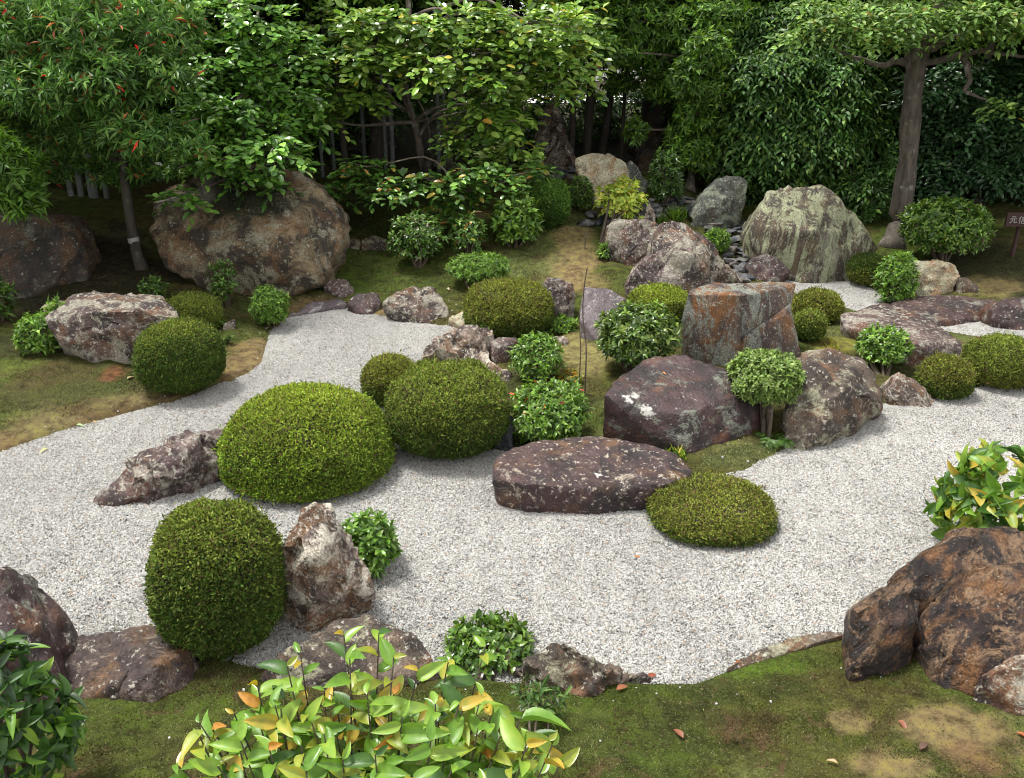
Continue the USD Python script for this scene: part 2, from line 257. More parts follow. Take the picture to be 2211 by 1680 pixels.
def build_ground():
    P = np.stack([_gx, _gy, 0 * _gx], -1)
    green, olive, dark, pale, soil, sand = map(np.array, [(.048, .068, .010), (.058, .058, .014), (.024, .032, .007), (.13, .14, .05), (.070, .044, .022), (.20, .145, .072)])
    n1, n2, n3 = meshkit.fbm(P * 1.6, 4, 21), meshkit.fbm(P * 3.1 + 7, 4, 33), meshkit.fbm(P * 2.3 - 5, 4, 47)
    col = olive + (green - olive) * sstep(.42, .6, n1)[..., None]
    def lay(c, w):
        nonlocal col; col = col * (1 - w[..., None]) + np.asarray(c) * w[..., None]
    lay(dark, .8 * sstep(.52, .68, n2)); lay(soil, .6 * sstep(.57, .70, n3)); lay(pale, .55 * sstep(.60, .72, meshkit.fbm(P * 2.7 + 31, 4, 3)))
    def patch(c, px, py, rx, ry, a=1.0):       # a patch of bare soil or moss; the near-black ones are painted shade
        q = ground(px, py); k = depth(q) / F; rd = ry * k / max(.25, (EYE - q[2]) / depth(q))
        r = np.hypot((_gx - q[0]) / (rx * k), (_gy - q[1]) / rd) + (meshkit.fbm(P * 5, 3, int(px)) - .5) * 1.1
        lay(c, a * (1 - sstep(.65, 1.1, r)))
    edge = sstep(.0, .03, _sd) * (1 - sstep(.14, .34, _sd + .2 * (n2 - .5))) * (_gx < -.9) * (_gy > 3.2)
    lay((.17, .115, .06), .85 * edge)
    for a in [((.05, .068, .011), 1120, 600, 90, 60, .8), ((.05, .066, .011), 1320, 600, 60, 40, .7), (sand, 1235, 555, 60, 45, .75), (sand, 1250, 610, 60, 18, .6), ((.20, .17, .07), 1255, 770, 60, 55, .9), (sand, 2080, 1565, 150, 60, .85), (sand, 1900, 1650, 110, 40, .8), (sand, 1830, 1560, 50, 25, .7), ((.17, .09, .052), 2110, 1640, 60, 40, .6), ((.13, .085, .05), 2200, 1600, 60, 40, .6),
              (sand, 560, 770, 34, 40, .6), ((.15, .05, .03), 240, 815, 30, 22, .8), (pale, 220, 850, 95, 36, .3), (pale, 70, 900, 90, 40, .3), (pale, 1130, 560, 70, 45, .6), (pale, 1600, 980, 85, 30, .6), ((.06, .10, .010), 1640, 1425, 150, 50, .9), ((.05, .08, .010), 850, 560, 160, 70, .8), ((.032, .036, .010), 150, 760, 170, 50, .6), ((.05, .038, .018), 90, 850, 120, 40, .6), ((.09, .058, .028), 330, 900, 160, 18, .7), ((.035, .045, .009), 470, 640, 120, 30, .6), ((.05, .085, .010), 560, 690, 60, 50, .6), ((.05, .07, .010), 1050, 690, 80, 40, .6), (soil, 120, 800, 110, 40, .5),
              ((.16, .15, .03), 1800, 740, 70, 18, .7), (dark, 820, 470, 200, 40, .7), (dark, 1500, 1580, 160, 60, .4), ((.018, .014, .009), 200, 580, 190, 60, .9), ((.02, .018, .01), 60, 660, 120, 40, .7), ((.022, .022, .010), 2150, 575, 120, 40, .85), (sand, 2130, 620, 90, 16, .5), ((.10, .13, .02), 35, 790, 50, 30, .6)]:  # near-black patches: deep shade under left trees and at right back, as ground colour
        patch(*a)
    shade = sstep(9.6, 11.5, _gy); lay((.030, .026, .014), shade)       # dark brown ground colour under the wood
    v = np.stack([_gx, _gy, GH], -1).reshape(-1, 3); ny = len(GYS)
    i, j = np.meshgrid(np.arange(len(GXS) - 1), np.arange(ny - 1), indexing='ij'); a = (i * ny + j).ravel()
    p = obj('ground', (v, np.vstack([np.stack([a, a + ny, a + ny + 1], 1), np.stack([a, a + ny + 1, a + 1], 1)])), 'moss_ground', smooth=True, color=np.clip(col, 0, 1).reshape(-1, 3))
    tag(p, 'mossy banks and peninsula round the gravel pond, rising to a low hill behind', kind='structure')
    return np.clip(col, 0, 1)
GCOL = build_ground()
def gcol(x, y):
    i = np.clip(np.searchsorted(GXS, x), 0, len(GXS) - 1); j = np.clip(np.searchsorted(GYS, y), 0, len(GYS) - 1); return GCOL[i, j]

def flat(poly, z):
    v, f = trimesh.creation.triangulate_polygon(poly, engine='earcut'); return np.c_[v, np.full(len(v), z)], f
_v, _f = flat(POND.buffer(.07), 0.0)
if np.cross(_v[_f[0, 1]] - _v[_f[0, 0]], _v[_f[0, 2]] - _v[_f[0, 0]])[2] < 0: _f = _f[:, ::-1]
tag(obj('gravel_bed', (_v, _f), 'gravel_base'), 'flat bed under the pale gravel of the dry pond', kind='structure')

def pebble_patch(seed, n=290, R=.05, size=.0038):
    r = np.random.default_rng(seed)
    th, rr = r.uniform(0, 2 * np.pi, n), R * np.sqrt(r.uniform(0, 1, n))
    c = np.stack([rr * np.cos(th), rr * np.sin(th), r.uniform(.0005, .006, n)], -1)
    o = np.array([(1, 0, 0), (0, 1, 0), (-1, 0, 0), (0, -1, 0), (0, 0, 1), (0, 0, -1)], float)
    f = np.array([(0, 1, 4), (1, 2, 4), (2, 3, 4), (3, 0, 4), (1, 0, 5), (2, 1, 5), (3, 2, 5), (0, 3, 5)])
    s = size * np.exp(r.normal(0, .28, (n, 1))) * r.uniform(.6, 1.1, (n, 3))
    q = unit(r.normal(size=(n, 4))); w, x, y, z = q.T
    M = np.stack([1 - 2 * (y * y + z * z), 2 * (x * y - z * w), 2 * (x * z + y * w), 2 * (x * y + z * w), 1 - 2 * (x * x + z * z), 2 * (y * z - x * w), 2 * (x * z - y * w), 2 * (y * z + x * w), 1 - 2 * (x * x + y * y)], -1).reshape(-1, 3, 3)
    v = c[:, None] + np.einsum('nij,nkj->nki', M, (o * r.uniform(.75, 1.2, (n, 6, 1))) * s[:, None])
    return v.reshape(-1, 3), (f[None] + 6 * np.arange(n)[:, None, None]).reshape(-1, 3), np.repeat(r.uniform(0, 1, (n, 1)) * np.ones(3), 6, 0)
def build_gravel():
    pi = UsdGeom.PointInstancer.Define(stage, '/World/gravel')
    protos = []
    for k in range(5):
        pv, pf, pc = pebble_patch(k); protos.append(obj('pebbles', (pv, pf), 'gravel_grain', pi.GetPrim(), color=pc).GetPath())
    pi.CreatePrototypesRel().SetTargets(protos)
    r = rng('gravel'); step = .078
    x0, y0, x1, y1 = POND.bounds
    g = np.stack(np.meshgrid(np.arange(x0, x1, step), np.arange(y0, y1, step)), -1).reshape(-1, 2)
    g[:, 0] += (np.arange(len(g)) % 2) * .01
    g = np.vstack([g, g + step / 2]) + r.uniform(-.02, .02, (2 * len(g), 2))
    g = g[shapely.contains_xy(POND.buffer(.022), g[:, 0], g[:, 1])]
    px = project(np.c_[g, 0 * g[:, 0]]); g = g[(px[:, 0] > -250) & (px[:, 0] < 2460)]
    n = len(g)
    # faint hollows and ridges left by raking
    z = .010 * (meshkit.fbm(np.c_[g * 2.2, 0 * g[:, 0]], 3, 77) - .5) + .002
    pi.CreatePositionsAttr(Vt.Vec3fArray.FromNumpy(np.c_[g, z].astype(np.float32)))
    a = r.uniform(0, 2 * np.pi, n)
    pi.CreateOrientationsAttr(Vt.QuathArray([Gf.Quath(math.cos(t / 2), 0, 0, math.sin(t / 2)) for t in a]))
    pi.CreateProtoIndicesAttr(Vt.IntArray.FromNumpy(r.integers(0, 5, n).astype(np.int32)))
    tag(pi.GetPrim(), 'pale grey white gravel filling the dry pond', 'gravel', kind='stuff')
    return n
N_GRAVEL = build_gravel()

# ------------------------------------------------------------------ leaves, twigs
TINY = (np.array([(0, 0, 0), (.5, .5, .12), (0, 1, -.05), (-.5, .5, .12)], float), np.array([(0, 1, 2), (0, 2, 3)]))
SMALL = (np.array([(0, 0, 0), (0, .5, -.02), (0, 1, -.12), (.5, .45, .08), (-.5, .45, .08)], float), np.array([(0, 3, 1), (3, 2, 1), (0, 1, 4), (4, 1, 2)]))
OVAL = (np.array([(0, 0, 0), (0, .33, .03), (0, .68, 0), (0, 1, -.14), (.43, .27, .10), (.42, .66, .05), (-.43, .27, .10), (-.42, .66, .05)], float),
        np.array([(0, 4, 1), (1, 4, 5), (1, 5, 2), (2, 5, 3), (0, 1, 6), (1, 7, 6), (1, 2, 7), (2, 3, 7)]))
ROUND = (np.array([(0, 0, 0), (0, .2, .02), (0, .52, .02), (0, .82, -.02), (0, 1, -.10), (.27, .16, .07), (.46, .47, .09), (.30, .82, .03), (-.27, .16, .07), (-.46, .47, .09), (-.30, .82, .03)], float),
         np.array([(0, 5, 1), (1, 5, 6), (1, 6, 2), (2, 6, 7), (2, 7, 3), (3, 7, 4), (0, 1, 8), (1, 9, 8), (1, 2, 9), (2, 10, 9), (2, 3, 10), (3, 4, 10)]))
def big_leaf(curl=.3, fold=.2, n=6):
    t = np.linspace(0, 1, n + 1)
    w = .5 * np.sin(np.pi * t ** .8) ** .68 * (1 - .22 * t); w[0] = .02; w[-1] = .004
    z = -curl * t ** 2 * .6 + .05 * t
    v = np.concatenate([np.stack([-w, t, z + fold * w], 1), np.stack([0 * t, t, z], 1), np.stack([w, t, z + fold * w], 1)])
    f = []
    for i in range(n):
        for a, b in ((0, n + 1), (n + 1, 2 * n + 2)):
            f += [(a + i, b + i, b + i + 1), (a + i, b + i + 1, a + i + 1)]
    return v, np.array(f)
def place(T, P, D, N, L, W, C):
    """Leaves of template T at P along D, facing N; returns vertices, faces, colours."""
    tv, tf = T; n = len(P)
    Y = unit(D); Z = unit(N - (N * Y).sum(-1, keepdims=True) * Y); X = np.cross(Y, Z)
    L, W = np.broadcast_to(L, n)[:, None, None], np.broadcast_to(W, n)[:, None, None]
    v = P[:, None] + X[:, None] * tv[None, :, 0:1] * W + Y[:, None] * tv[None, :, 1:2] * L + Z[:, None] * tv[None, :, 2:3] * L
    return v.reshape(-1, 3), (tf[None] + len(tv) * np.arange(n)[:, None, None]).reshape(-1, 3), np.repeat(C, len(tv), 0)
def join(parts):
    v, f = cat_mesh([(a, b) for a, b, _ in parts]); return v, f, np.vstack([c for _, _, c in parts])
def colours(r, pal, n, jit=.16):
    w = np.array([p[1] for p in pal], float); k = r.choice(len(pal), n, p=w / w.sum())
    return np.array([p[0] for p in pal])[k] * np.exp(r.normal(0, jit, (n, 1)))
def tube(points, radii, sides=6):
    p = np.asarray(points, float); n = len(p)
    t = unit(np.gradient(p, axis=0)); a = unit(np.cross(t, np.where(np.abs(t[:, 2:]) < .9, [0, 0, 1.0], [1.0, 0, 0]))); b = np.cross(t, a)
    th = np.arange(sides) * 2 * np.pi / sides
    v = p[:, None] + np.broadcast_to(radii, (n,))[:, None, None] * (np.cos(th)[None, :, None] * a[:, None] + np.sin(th)[None, :, None] * b[:, None])
    i, j = np.meshgrid(np.arange(n - 1), np.arange(sides), indexing='ij'); j2 = (j + 1) % sides
    q = np.stack([i * sides + j, i * sides + j2, (i + 1) * sides + j2, (i + 1) * sides + j], -1).reshape(-1, 4)
    v = np.vstack([v.reshape(-1, 3), p[:1], p[-1:]]); f = [q[:, [0, 1, 2]], q[:, [0, 2, 3]]]
    k = np.arange(sides); f += [np.stack([(k + 1) % sides, k, np.full(sides, n * sides)], 1), np.stack([(n - 1) * sides + k, (n - 1) * sides + (k + 1) % sides, np.full(sides, n * sides + 1)], 1)]
    return v, np.vstack(f)
def curve(pts, n=10):
    """A smooth line through the points."""
    p = np.asarray(pts, float)
    if len(p) < 3: return p[0] + (p[-1] - p[0]) * np.linspace(0, 1, n)[:, None]
    from scipy.interpolate import CubicSpline, PchipInterpolator
    s = np.r_[0, np.cumsum(np.linalg.norm(np.diff(p, axis=0), axis=1))]
    return PchipInterpolator(s, p)(np.linspace(0, s[-1], n))

# ------------------------------------------------------------------ rocks
ROCKS = {}
def rock(name, label, mat, anchor, pts, thick=.35, amp=.05, f=3.2, round_=3, chip=.35, strata=None, more=(), cat='rock', res=None, group=None, sink=.10, seed=None, white_px=(), look=None, grain=None):
    """A stone from its surveyed corners. pts: (px, py) = where it meets the ground; (px, py, dy) = dy metres behind the anchor's depth; (px, py, None, h) = at height h above the anchor."""
    base = ground(*anchor) if len(anchor) == 2 else np.array(anchor, float)
    r = rng(seed or label)
    def corners(pts, thick):
        P = []
        for q in pts:
            if len(q) == 2: P.append(ground(*q))
            elif len(q) == 3: P.append(on_y(q[0], q[1], base[1] + q[2]))
            else: P.append(on_z(q[0], q[1], base[2] + q[3]))
        P = np.array(P); c = P.mean(0); out = [P]
        low = P[P[:, 2] < surface(P[:, 0], P[:, 1]) + (.06 if thick else .12)]
        if len(low): out.append(low - [0, 0, sink])
        if thick > 0:
            B = P.copy(); dy = thick * r.uniform(.7, 1.0, len(P)); al = (EYE - P[:, 2]) / P[:, 1]
            B[:, 0] = c[0] + (P[:, 0] - c[0]) * .86; B[:, 1] = P[:, 1] + dy; B[:, 2] = np.maximum(P[:, 2] - (al * 1.12 + .05) * dy, surface(B[:, 0], B[:, 1]) - sink)
            out += [B, np.c_[B[:, :2], surface(B[:, 0], B[:, 1]) - sink]]
        return np.vstack(out)
    M = m3.Manifold.hull_points(corners(pts, thick))
    for extra in more:
        M = M + m3.Manifold.hull_points(corners(extra[0], extra[1]))
    bb = np.array(M.bounding_box()); size = float(np.linalg.norm(bb[3:] - bb[:3]))
    M = M.refine_to_length(res or size / 40)
    k = M.to_mesh(); t = trimesh.Trimesh(np.array(k.vert_properties[:, :3]), np.array(k.tri_verts), process=True)
    if round_: trimesh.smoothing.filter_taubin(t, lamb=.5, nu=.5, iterations=2 * round_)
    v = np.array(t.vertices); nrm = np.array(t.vertex_normals); p = v / size + r.uniform(-50, 50, 3)
    if grain:
        gd = unit(np.array(grain[0], float)); p = p - (p @ gd)[:, None] * gd * (1 - grain[1])
    big = meshkit.fbm(p * f, 3, 1) - .5
    rid = 1 - np.abs(2 * meshkit.fbm(p * f * 2.2 + 9, 4, 2) - 1); fine = meshkit.fbm(p * f * 6, 3, 3) - .5
    d = amp * size * (1.2 * big + 1.0 * (rid - .8) + .6 * fine)
    if chip:
        for K, sl, of, jit in ((26, .30, .5, .05), (150, .26, .22, .03)):
            seeds = bb[:3] + r.uniform(0, 1, (K, 3)) * (bb[3:] - bb[:3]); pl = unit(r.normal(size=(K, 3)))
            _, ix = cKDTree(seeds).query(v + (np.stack([meshkit.noise(p * 14, q) for q in (4, 5, 6)], -1) - .5) * size * jit)
            d += chip * (amp * size * r.uniform(-.9, .3, K)[ix] * of + sl * ((v - seeds[ix]) * pl[ix]).sum(1) * min(1, amp / .04))
    if strata:
        ax = unit(np.array(strata[0], float)); u = v @ ax / size * strata[1] + 1.2 * meshkit.fbm(p * 3, 3, 8)
        w = u - np.floor(u); d -= strata[2] * size * (np.exp(-((w - .5) / .13) ** 2) + .5 * (meshkit.noise(np.stack([np.floor(u), 0 * u, 0 * u], -1), 3) - .5))
    v = v + nrm * d[:, None]
    if look:
        spots_ = []
        for q in white_px:
            a = np.hypot(*(project(v) - np.array(q)).T); c = np.where(a < 14)[0]
            spots_.append(v[c[np.argmin(np.linalg.norm(v[c] - [0, 0, EYE], axis=1))]])
        rock_mat(mat, white=spots_, **look)
    o = obj(name, (v, np.array(t.faces)), mat, smooth=42)
    tag(o, label, cat, group)
    ROCKS[label] = o
    return o

rock('boulder', 'huge tan and rust boulder under the overhanging tree at the left back', 'boulder_stone', (520, 632),
     [(522, 636, 0), (690, 626, .0), (735, 545, .12), (742, 500, .25), (735, 462, .32), (718, 430, .42), (690, 398, .5), (650, 372, .58), (590, 358, .62), (500, 362, .62), (420, 385, .5), (352, 430, .32), (326, 478, .18), (322, 515, .12), (352, 562, .02), (440, 612, -.02), (600, 560, -.14), (480, 520, -.12), (640, 470, .0)], thick=.7, amp=.045, f=3, chip=.5, look=dict(a=(.135, .096, .050), b=(.28, .21, .12), dark=(.018, .014, .010), lichen=(.24, .225, .16), orange=(.16, .08, .03), lich=.40, spots=.30, dk=.52, org=.32, f=.9, bump=.8, white_r=.50, white_col=(.014, .018, .005)), white_px=[(505, 430), (560, 420), (480, 395)])
rock('boulder', 'broad flat topped boulder with red brown mottled face on the left bank', 'stone_mottled', (240, 781),
     [(180, 762), (240, 783), (292, 778), (90, 690, .05), (130, 735, .0), (152, 655, .25), (300, 668, -.02), (398, 690, .02), (404, 700, .05), (388, 668, .2), (335, 640, .42), (240, 633, .5), (160, 645, .4), (395, 750, .1), (200, 672, 0)], thick=.15, amp=.035, chip=.4,
     more=[([(85, 660, .3), (92, 690, .15), (150, 652, .4), (150, 720, .15), (120, 730, .15)], .2)])
rock('boulder', 'dark shadowed upright boulder at the left edge beneath the trees', 'stone_dark', (95, 622), [(0, 640), (60, 640), (185, 600), (-60, 610, .1), (168, 545, .1), (160, 500, .15), (130, 462, .25), (60, 455, .3), (-60, 470, .3)], thick=.5)  # tan boulder; its dark stone colour stands in for deep shade
rock('rock', 'small grey brown rock behind the head of the left gravel inlet', 'stone_purple_pale', (735, 640), [(700, 632), (735, 643), (766, 636), (697, 612, .05), (712, 601, .1), (745, 603, .1), (764, 628, .05)], thick=.2, res=.025)
rock('rock', 'long low streaked rock lying along the tip of the left gravel inlet', 'stone_mauve', (690, 678), [(622, 684), (690, 674), (748, 668), (650, 664, .1), (690, 648, .16), (735, 644, .18), (748, 655, .1)], thick=.15, res=.03)
rock('rock', 'dark purple triangular rock between two pale rocks at the gravel inlet', 'stone_purple', (785, 682), [(752, 668), (785, 683), (808, 680), (748, 655, .05), (770, 634, .12), (812, 632, .12), (822, 652, .06)], thick=.2, res=.025, amp=.03)
rock('boulder', 'rounded rust and grey rock on the back edge of the gravel', 'stone_mottled', (900, 698), [(838, 686), (870, 698), (930, 698), (966, 684), (828, 655, .05), (850, 632, .12), (890, 620, .2), (930, 622, .2), (958, 645, .1), (970, 668, .05)], thick=.3, amp=.04)
rock('rock', 'small buff stone tucked against the left side of the round clipped shrub', 'stone_buff', (985, 706), [(968, 700), (985, 708), (1003, 706), (968, 692, .03), (985, 680, .06), (1004, 668, .06)], thick=.1, res=.02)
rock('rock', 'brown stone block half sunk in the shaded moss beside the huge boulder', 'stone_bank', (765, 540), [(748, 540), (775, 541), (746, 520, .05), (762, 512, .1), (778, 520, .08)], thick=.15, res=.02)
rock('rock', 'wider brown stone block set in the moss left of the lone camellia bush', 'stone_bank', (808, 540), [(782, 540), (836, 541), (784, 516, .05), (810, 508, .1), (838, 518, .08)], thick=.15, res=.02)
rock('boulder', 'pale craggy leaning rock with white tips at the mouth of the inlet', 'stone_pink', (990, 800), [(918, 782), (950, 795), (1060, 800), (940, 745, .1), (985, 718, .18), (1040, 711, .2), (1048, 716, .18), (1056, 752, .1), (1060, 772, .05)], thick=.3, amp=.07, f=3.6, chip=.9, round_=1,
     more=[([(1000, 805), (1070, 838), (1118, 835), (1020, 770, .1), (1060, 775, .1), (1100, 795, .15), (1125, 815, .12)], .2)])
rock('rock', 'purple flat topped rock wedged beside the pale craggy rock', 'stone_purple_pale', (1085, 785), [(1062, 788), (1095, 780), (1056, 736, .08), (1062, 752, .02), (1090, 750, .04), (1118, 730, .2), (1075, 728, .28), (1116, 752, .15)], thick=.1, amp=.02, res=.03)
rock('rock', 'upright rounded grey brown rock beside the round clipped shrub', 'stone_purple_pale', (1215, 690), [(1180, 676), (1212, 690), (1238, 682), (1170, 615, .06), (1180, 598, .1), (1205, 597, .1), (1236, 614, .1), (1243, 640, .06)], thick=.25, amp=.03, chip=.15)
rock('rock', 'mauve grey slab leaning back on the peninsula', 'stone_mauve', (1285, 733), [(1253, 730), (1290, 735), (1252, 690, .05), (1255, 650, .15), (1262, 620, .28), (1315, 622, .3), (1352, 645, .28), (1330, 680, .12), (1305, 705, .03)], thick=.1, amp=.02, chip=.2)
rock('rock', 'small pinkish stone behind the middle leafy bush', 'stone_pink', (1205, 748), [(1185, 746), (1226, 745), (1190, 728, .04), (1222, 724, .06), (1228, 735, .03)], thick=.1, res=.02)
rock('rock', 'reddish brown block rock at the back left of the stone group', 'stone_mottled', (1360, 570), [(1315, 560), (1355, 576), (1400, 570), (1312, 510, .04), (1312, 488, .08), (1330, 473, .15), (1400, 474, .2), (1425, 486, .2), (1420, 530, .1)], thick=.3, amp=.035)
rock('boulder', 'big peaked mottled boulder with pink crest in the centre of the stone group', 'stone_mottled', (1475, 640), [(1400, 640), (1475, 648), (1595, 615), (1405, 560, .05), (1398, 520, .12), (1425, 490, .2), (1450, 477, .25), (1475, 482, .25), (1500, 498, .22), (1540, 532, .18), (1575, 575, .12), (1590, 600, .08), (1470, 540, -.08)], thick=.45, amp=.05, chip=.5)
rock('rock', 'dark speckled rock leaning on the left foot of the peaked boulder', 'stone_purple_pale', (1400, 648), [(1352, 640), (1400, 655), (1470, 640), (1352, 610, .0), (1380, 565, .06), (1410, 548, .08), (1440, 570, .06), (1462, 610, .0)], thick=.25, amp=.05)
rock('rock', 'tiny upright triangular stone at the foot of the dry waterfall', 'stone_pink', (1402, 482), [(1385, 484), (1418, 484), (1395, 450, .05), (1402, 440, .06), (1412, 455, .05)], thick=.1, res=.02)
rock('boulder', 'dark green lichened boulder leaning right beside the dry stream', 'stone_green', (1560, 492), [(1490, 486), (1545, 496), (1600, 490), (1492, 455, .03), (1520, 415, .1), (1555, 384, .15), (1600, 381, .18), (1613, 395, .15), (1610, 440, .1)], thick=.4, amp=.04)
rock('boulder', 'largest pale green streaked boulder standing at the back right', 'stone_streaked', (1750, 608), [(1612, 535), (1625, 560, -.02), (1700, 600), (1790, 612), (1850, 600), (1897, 535, .3), (1615, 500, .1), (1640, 455, .2), (1655, 420, .28), (1720, 400, .36), (1780, 398, .38), (1795, 405, .36), (1815, 450, .3), (1850, 490, .28), (1895, 530, .25), (1760, 500, -.05)], thick=.55, amp=.028, chip=.45, round_=1)
rock('boulder', 'pale yellow grey upright rock at the top of the dry waterfall', 'stone_buff', (1300, 440), [(1255, 425), (1290, 450), (1330, 440), (1243, 360, .05), (1246, 345, .08), (1280, 332, .12), (1320, 335, .12), (1352, 352, .1), (1366, 400, .06)], thick=.3, amp=.03)
rock('rock', 'low grey rock leaning behind the pale upright waterfall rock', 'stone_green', (1372, 410), [(1345, 415), (1395, 415), (1340, 365, .1), (1362, 348, .15), (1385, 370, .1), (1400, 395, .05)], thick=.25, amp=.04)
rock('boulder', 'tall pointed red and grey rock at the summit behind the dry waterfall', 'stone_pink', (1195, 362), [(1150, 365), (1240, 362), (1152, 300, .05), (1165, 255, .1), (1182, 232, .13), (1196, 222, .15), (1210, 250, .12), (1228, 300, .08), (1240, 345, .04)], thick=.35, amp=.05)
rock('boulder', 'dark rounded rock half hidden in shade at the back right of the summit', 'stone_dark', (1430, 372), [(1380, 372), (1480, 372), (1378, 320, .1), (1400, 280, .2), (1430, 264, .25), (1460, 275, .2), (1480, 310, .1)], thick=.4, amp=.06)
rock('rock', 'smooth purple rock beside the foot of the dry stream', 'stone_purple', (1655, 606), [(1618, 600), (1660, 609), (1700, 600), (1612, 575, .04), (1630, 556, .1), (1655, 547, .12), (1685, 562, .1), (1706, 585, .05)], thick=.25, amp=.03)
rock('boulder', 'square standing stone with rust orange face and flat lichened top', 'stone_rust', (1540, 788), [(1476, 765), (1500, 780), (1592, 792), (1472, 690, .0), (1484, 636, .03), (1490, 624, .08), (1545, 611, .26), (1605, 611, .28), (1606, 640, .04), (1603, 705, .03), (1600, 770, .02)], thick=.05, amp=.012, chip=.35, round_=0,
     more=[([(1600, 640, .05), (1604, 611, .30), (1660, 608, .38), (1718, 613, .36), (1712, 640, .30), (1680, 672, .20), (1610, 700, .06)], .06),
           ([(1585, 792, .03), (1605, 728, .02), (1640, 702, .10), (1698, 680, .19), (1708, 655, .26), (1728, 765, .16), (1660, 785, .08)], .08)])
TABLE = dict(a=PURPLE, b=PURPLE2, dark=(.016, .011, .012), lichen=(.17, .18, .145), orange=(.13, .05, .025), lich=.30, spots=.20, dk=.48, org=.25, rough=.42, white_r=.055)
rock('boulder', 'large wine purple table rock with white lichen blotches in the middle of the peninsula', 'table_stone', (1440, 976), [(1302, 946), (1370, 958), (1488, 980), (1560, 960), (1645, 925), (1305, 850, .10), (1322, 825, .22), (1392, 775, .52), (1470, 764, .58), (1560, 795, .50), (1600, 815, .42), (1560, 862, .22), (1480, 896, .06), (1400, 890, .05), (1335, 880, .06), (1640, 870, .3)], thick=.1, amp=.013, chip=.4, round_=0, look=TABLE, white_px=[(1352, 848), (1378, 846), (1402, 876), (1408, 890)])
rock('boulder', 'grey lichened boulder with rusty right flank at the edge of the right gravel', 'stone_bank', (1790, 955), [(1690, 975), (1735, 980), (1800, 945), (1905, 888), (1695, 900, .02), (1720, 840, .1), (1742, 762, .26), (1790, 757, .34), (1852, 772, .34), (1885, 800, .28), (1912, 868, .12), (1830, 830, .02)], thick=.25, amp=.04, chip=.45)
rock('rock', 'small pyramid shaped purple rock on the right gravel shore', 'stone_pink', (1965, 880), [(1912, 874), (1960, 882), (2010, 884), (2030, 858), (1912, 850, .03), (1930, 815, .08), (1948, 804, .1), (1975, 825, .08), (2000, 850, .04)], thick=.2, amp=.05, res=.025)
FLAT = dict(a=PURPLE, b=PURPLE2, dark=(.016, .011, .012), lichen=(.34, .29, .23), orange=(.16, .08, .035), lich=.30, spots=.34, dk=.48, org=.25, rough=.5, white_r=.05, spotcol=(.40, .35, .29))
rock('boulder', 'big low flat purple rock lying in the middle of the gravel', 'flat_stone', (1280, 1112), [(1085, 1075), (1130, 1098), (1190, 1108), (1290, 1113), (1400, 1100), (1480, 1070), (1062, 1035, .06), (1068, 1000, .16), (1100, 970, .30), (1160, 950, .42), (1290, 942, .48), (1400, 958, .44), (1470, 985, .34), (1502, 1015, .2), (1440, 1045, .04), (1260, 1055, -.01), (1130, 1045, .0), (1500, 1050, .15)], thick=.05, amp=.018, chip=.4, round_=2, look=FLAT, white_px=[(1292, 1014)])
rock('stone_slab', 'lower broad purple slab of the stone bridge with a cracked front', 'stone_purple_pale', (2010, 800), [(1960, 792), (2075, 775), (1955, 742, .05), (1885, 725, .35), (1815, 690, .60), (1815, 678, .64), (1860, 668, .8), (1935, 655, .98), (2010, 690, .65), (2080, 735, .25), (2085, 760, .2), (1820, 706, .5), (1900, 760, .3)], thick=.05, amp=.015, chip=.5, round_=1, cat='stone slab')
rock('stone_slab', 'upper long purple slab bridging the channel to the right bank', 'stone_purple', (2050, 720), [(1915, 655, .62), (1960, 642, .75), (2060, 637, .82), (2150, 648, .72), (2150, 668, .62), (2145, 690, .45), (2040, 712, .28), (1985, 705, .25), (1960, 690, .3), (2048, 690, .30), (1930, 668, .55)], thick=.03, amp=.015, chip=.5, round_=1, cat='stone slab')
rock('boulder', 'dark purple rock at the right edge at the end of the bridge', 'stone_purple', (2190, 712), [(2150, 705), (2200, 715), (2270, 710), (2142, 668, .05), (2155, 652, .12), (2230, 640, .22), (2290, 650, .15), (2140, 690, .02)], thick=.3, amp=.03)
rock('boulder', 'buff yellow rock with rounded top at the far right bank', 'stone_buff', (2015, 640), [(1962, 632), (2015, 642), (2050, 632), (1950, 610, .03), (1965, 575, .08), (1985, 562, .12), (2030, 560, .15), (2066, 570, .12), (2076, 592, .06)], thick=.3, amp=.04)
rock('rock', 'low brown stone against the right side of the buff rock', 'stone_bank', (2090, 632), [(2068, 634), (2115, 632), (2072, 600, .04), (2085, 598, .05), (2112, 618, .03)], thick=.15, res=.025)
rock('boulder', 'dark craggy wedge rock on the gravel left of the largest clipped dome', 'stone_purple_pale', (310, 1088), [(220, 1085), (260, 1090), (325, 1090), (390, 1055), (470, 1040), (232, 1066, .03), (275, 1010, .1), (300, 975, .15), (345, 953, .2), (400, 948, .24), (478, 935, .32), (480, 1000, .2), (330, 1010, .0)], thick=.2, amp=.045, f=4, chip=1.0, round_=1)
rock('boulder', 'pale pink pointed rock beside the tall clipped drum shrub', 'stone_pink', (690, 1370), [(600, 1330), (650, 1365), (720, 1348), (785, 1310), (602, 1210, .05), (616, 1150, .09), (650, 1122, .13), (700, 1112, .15), (738, 1140, .14), (772, 1200, .12), (799, 1270, .06), (690, 1200, -.06)], thick=.18, amp=.026, f=3.6, chip=.8, round_=1, grain=((.1, .1, 1), .4),
     more=[([(640, 1135, .10), (652, 1098, .14), (680, 1080, .17), (716, 1084, .18), (724, 1100, .17), (722, 1140, .13), (690, 1160, .06)], .08)])
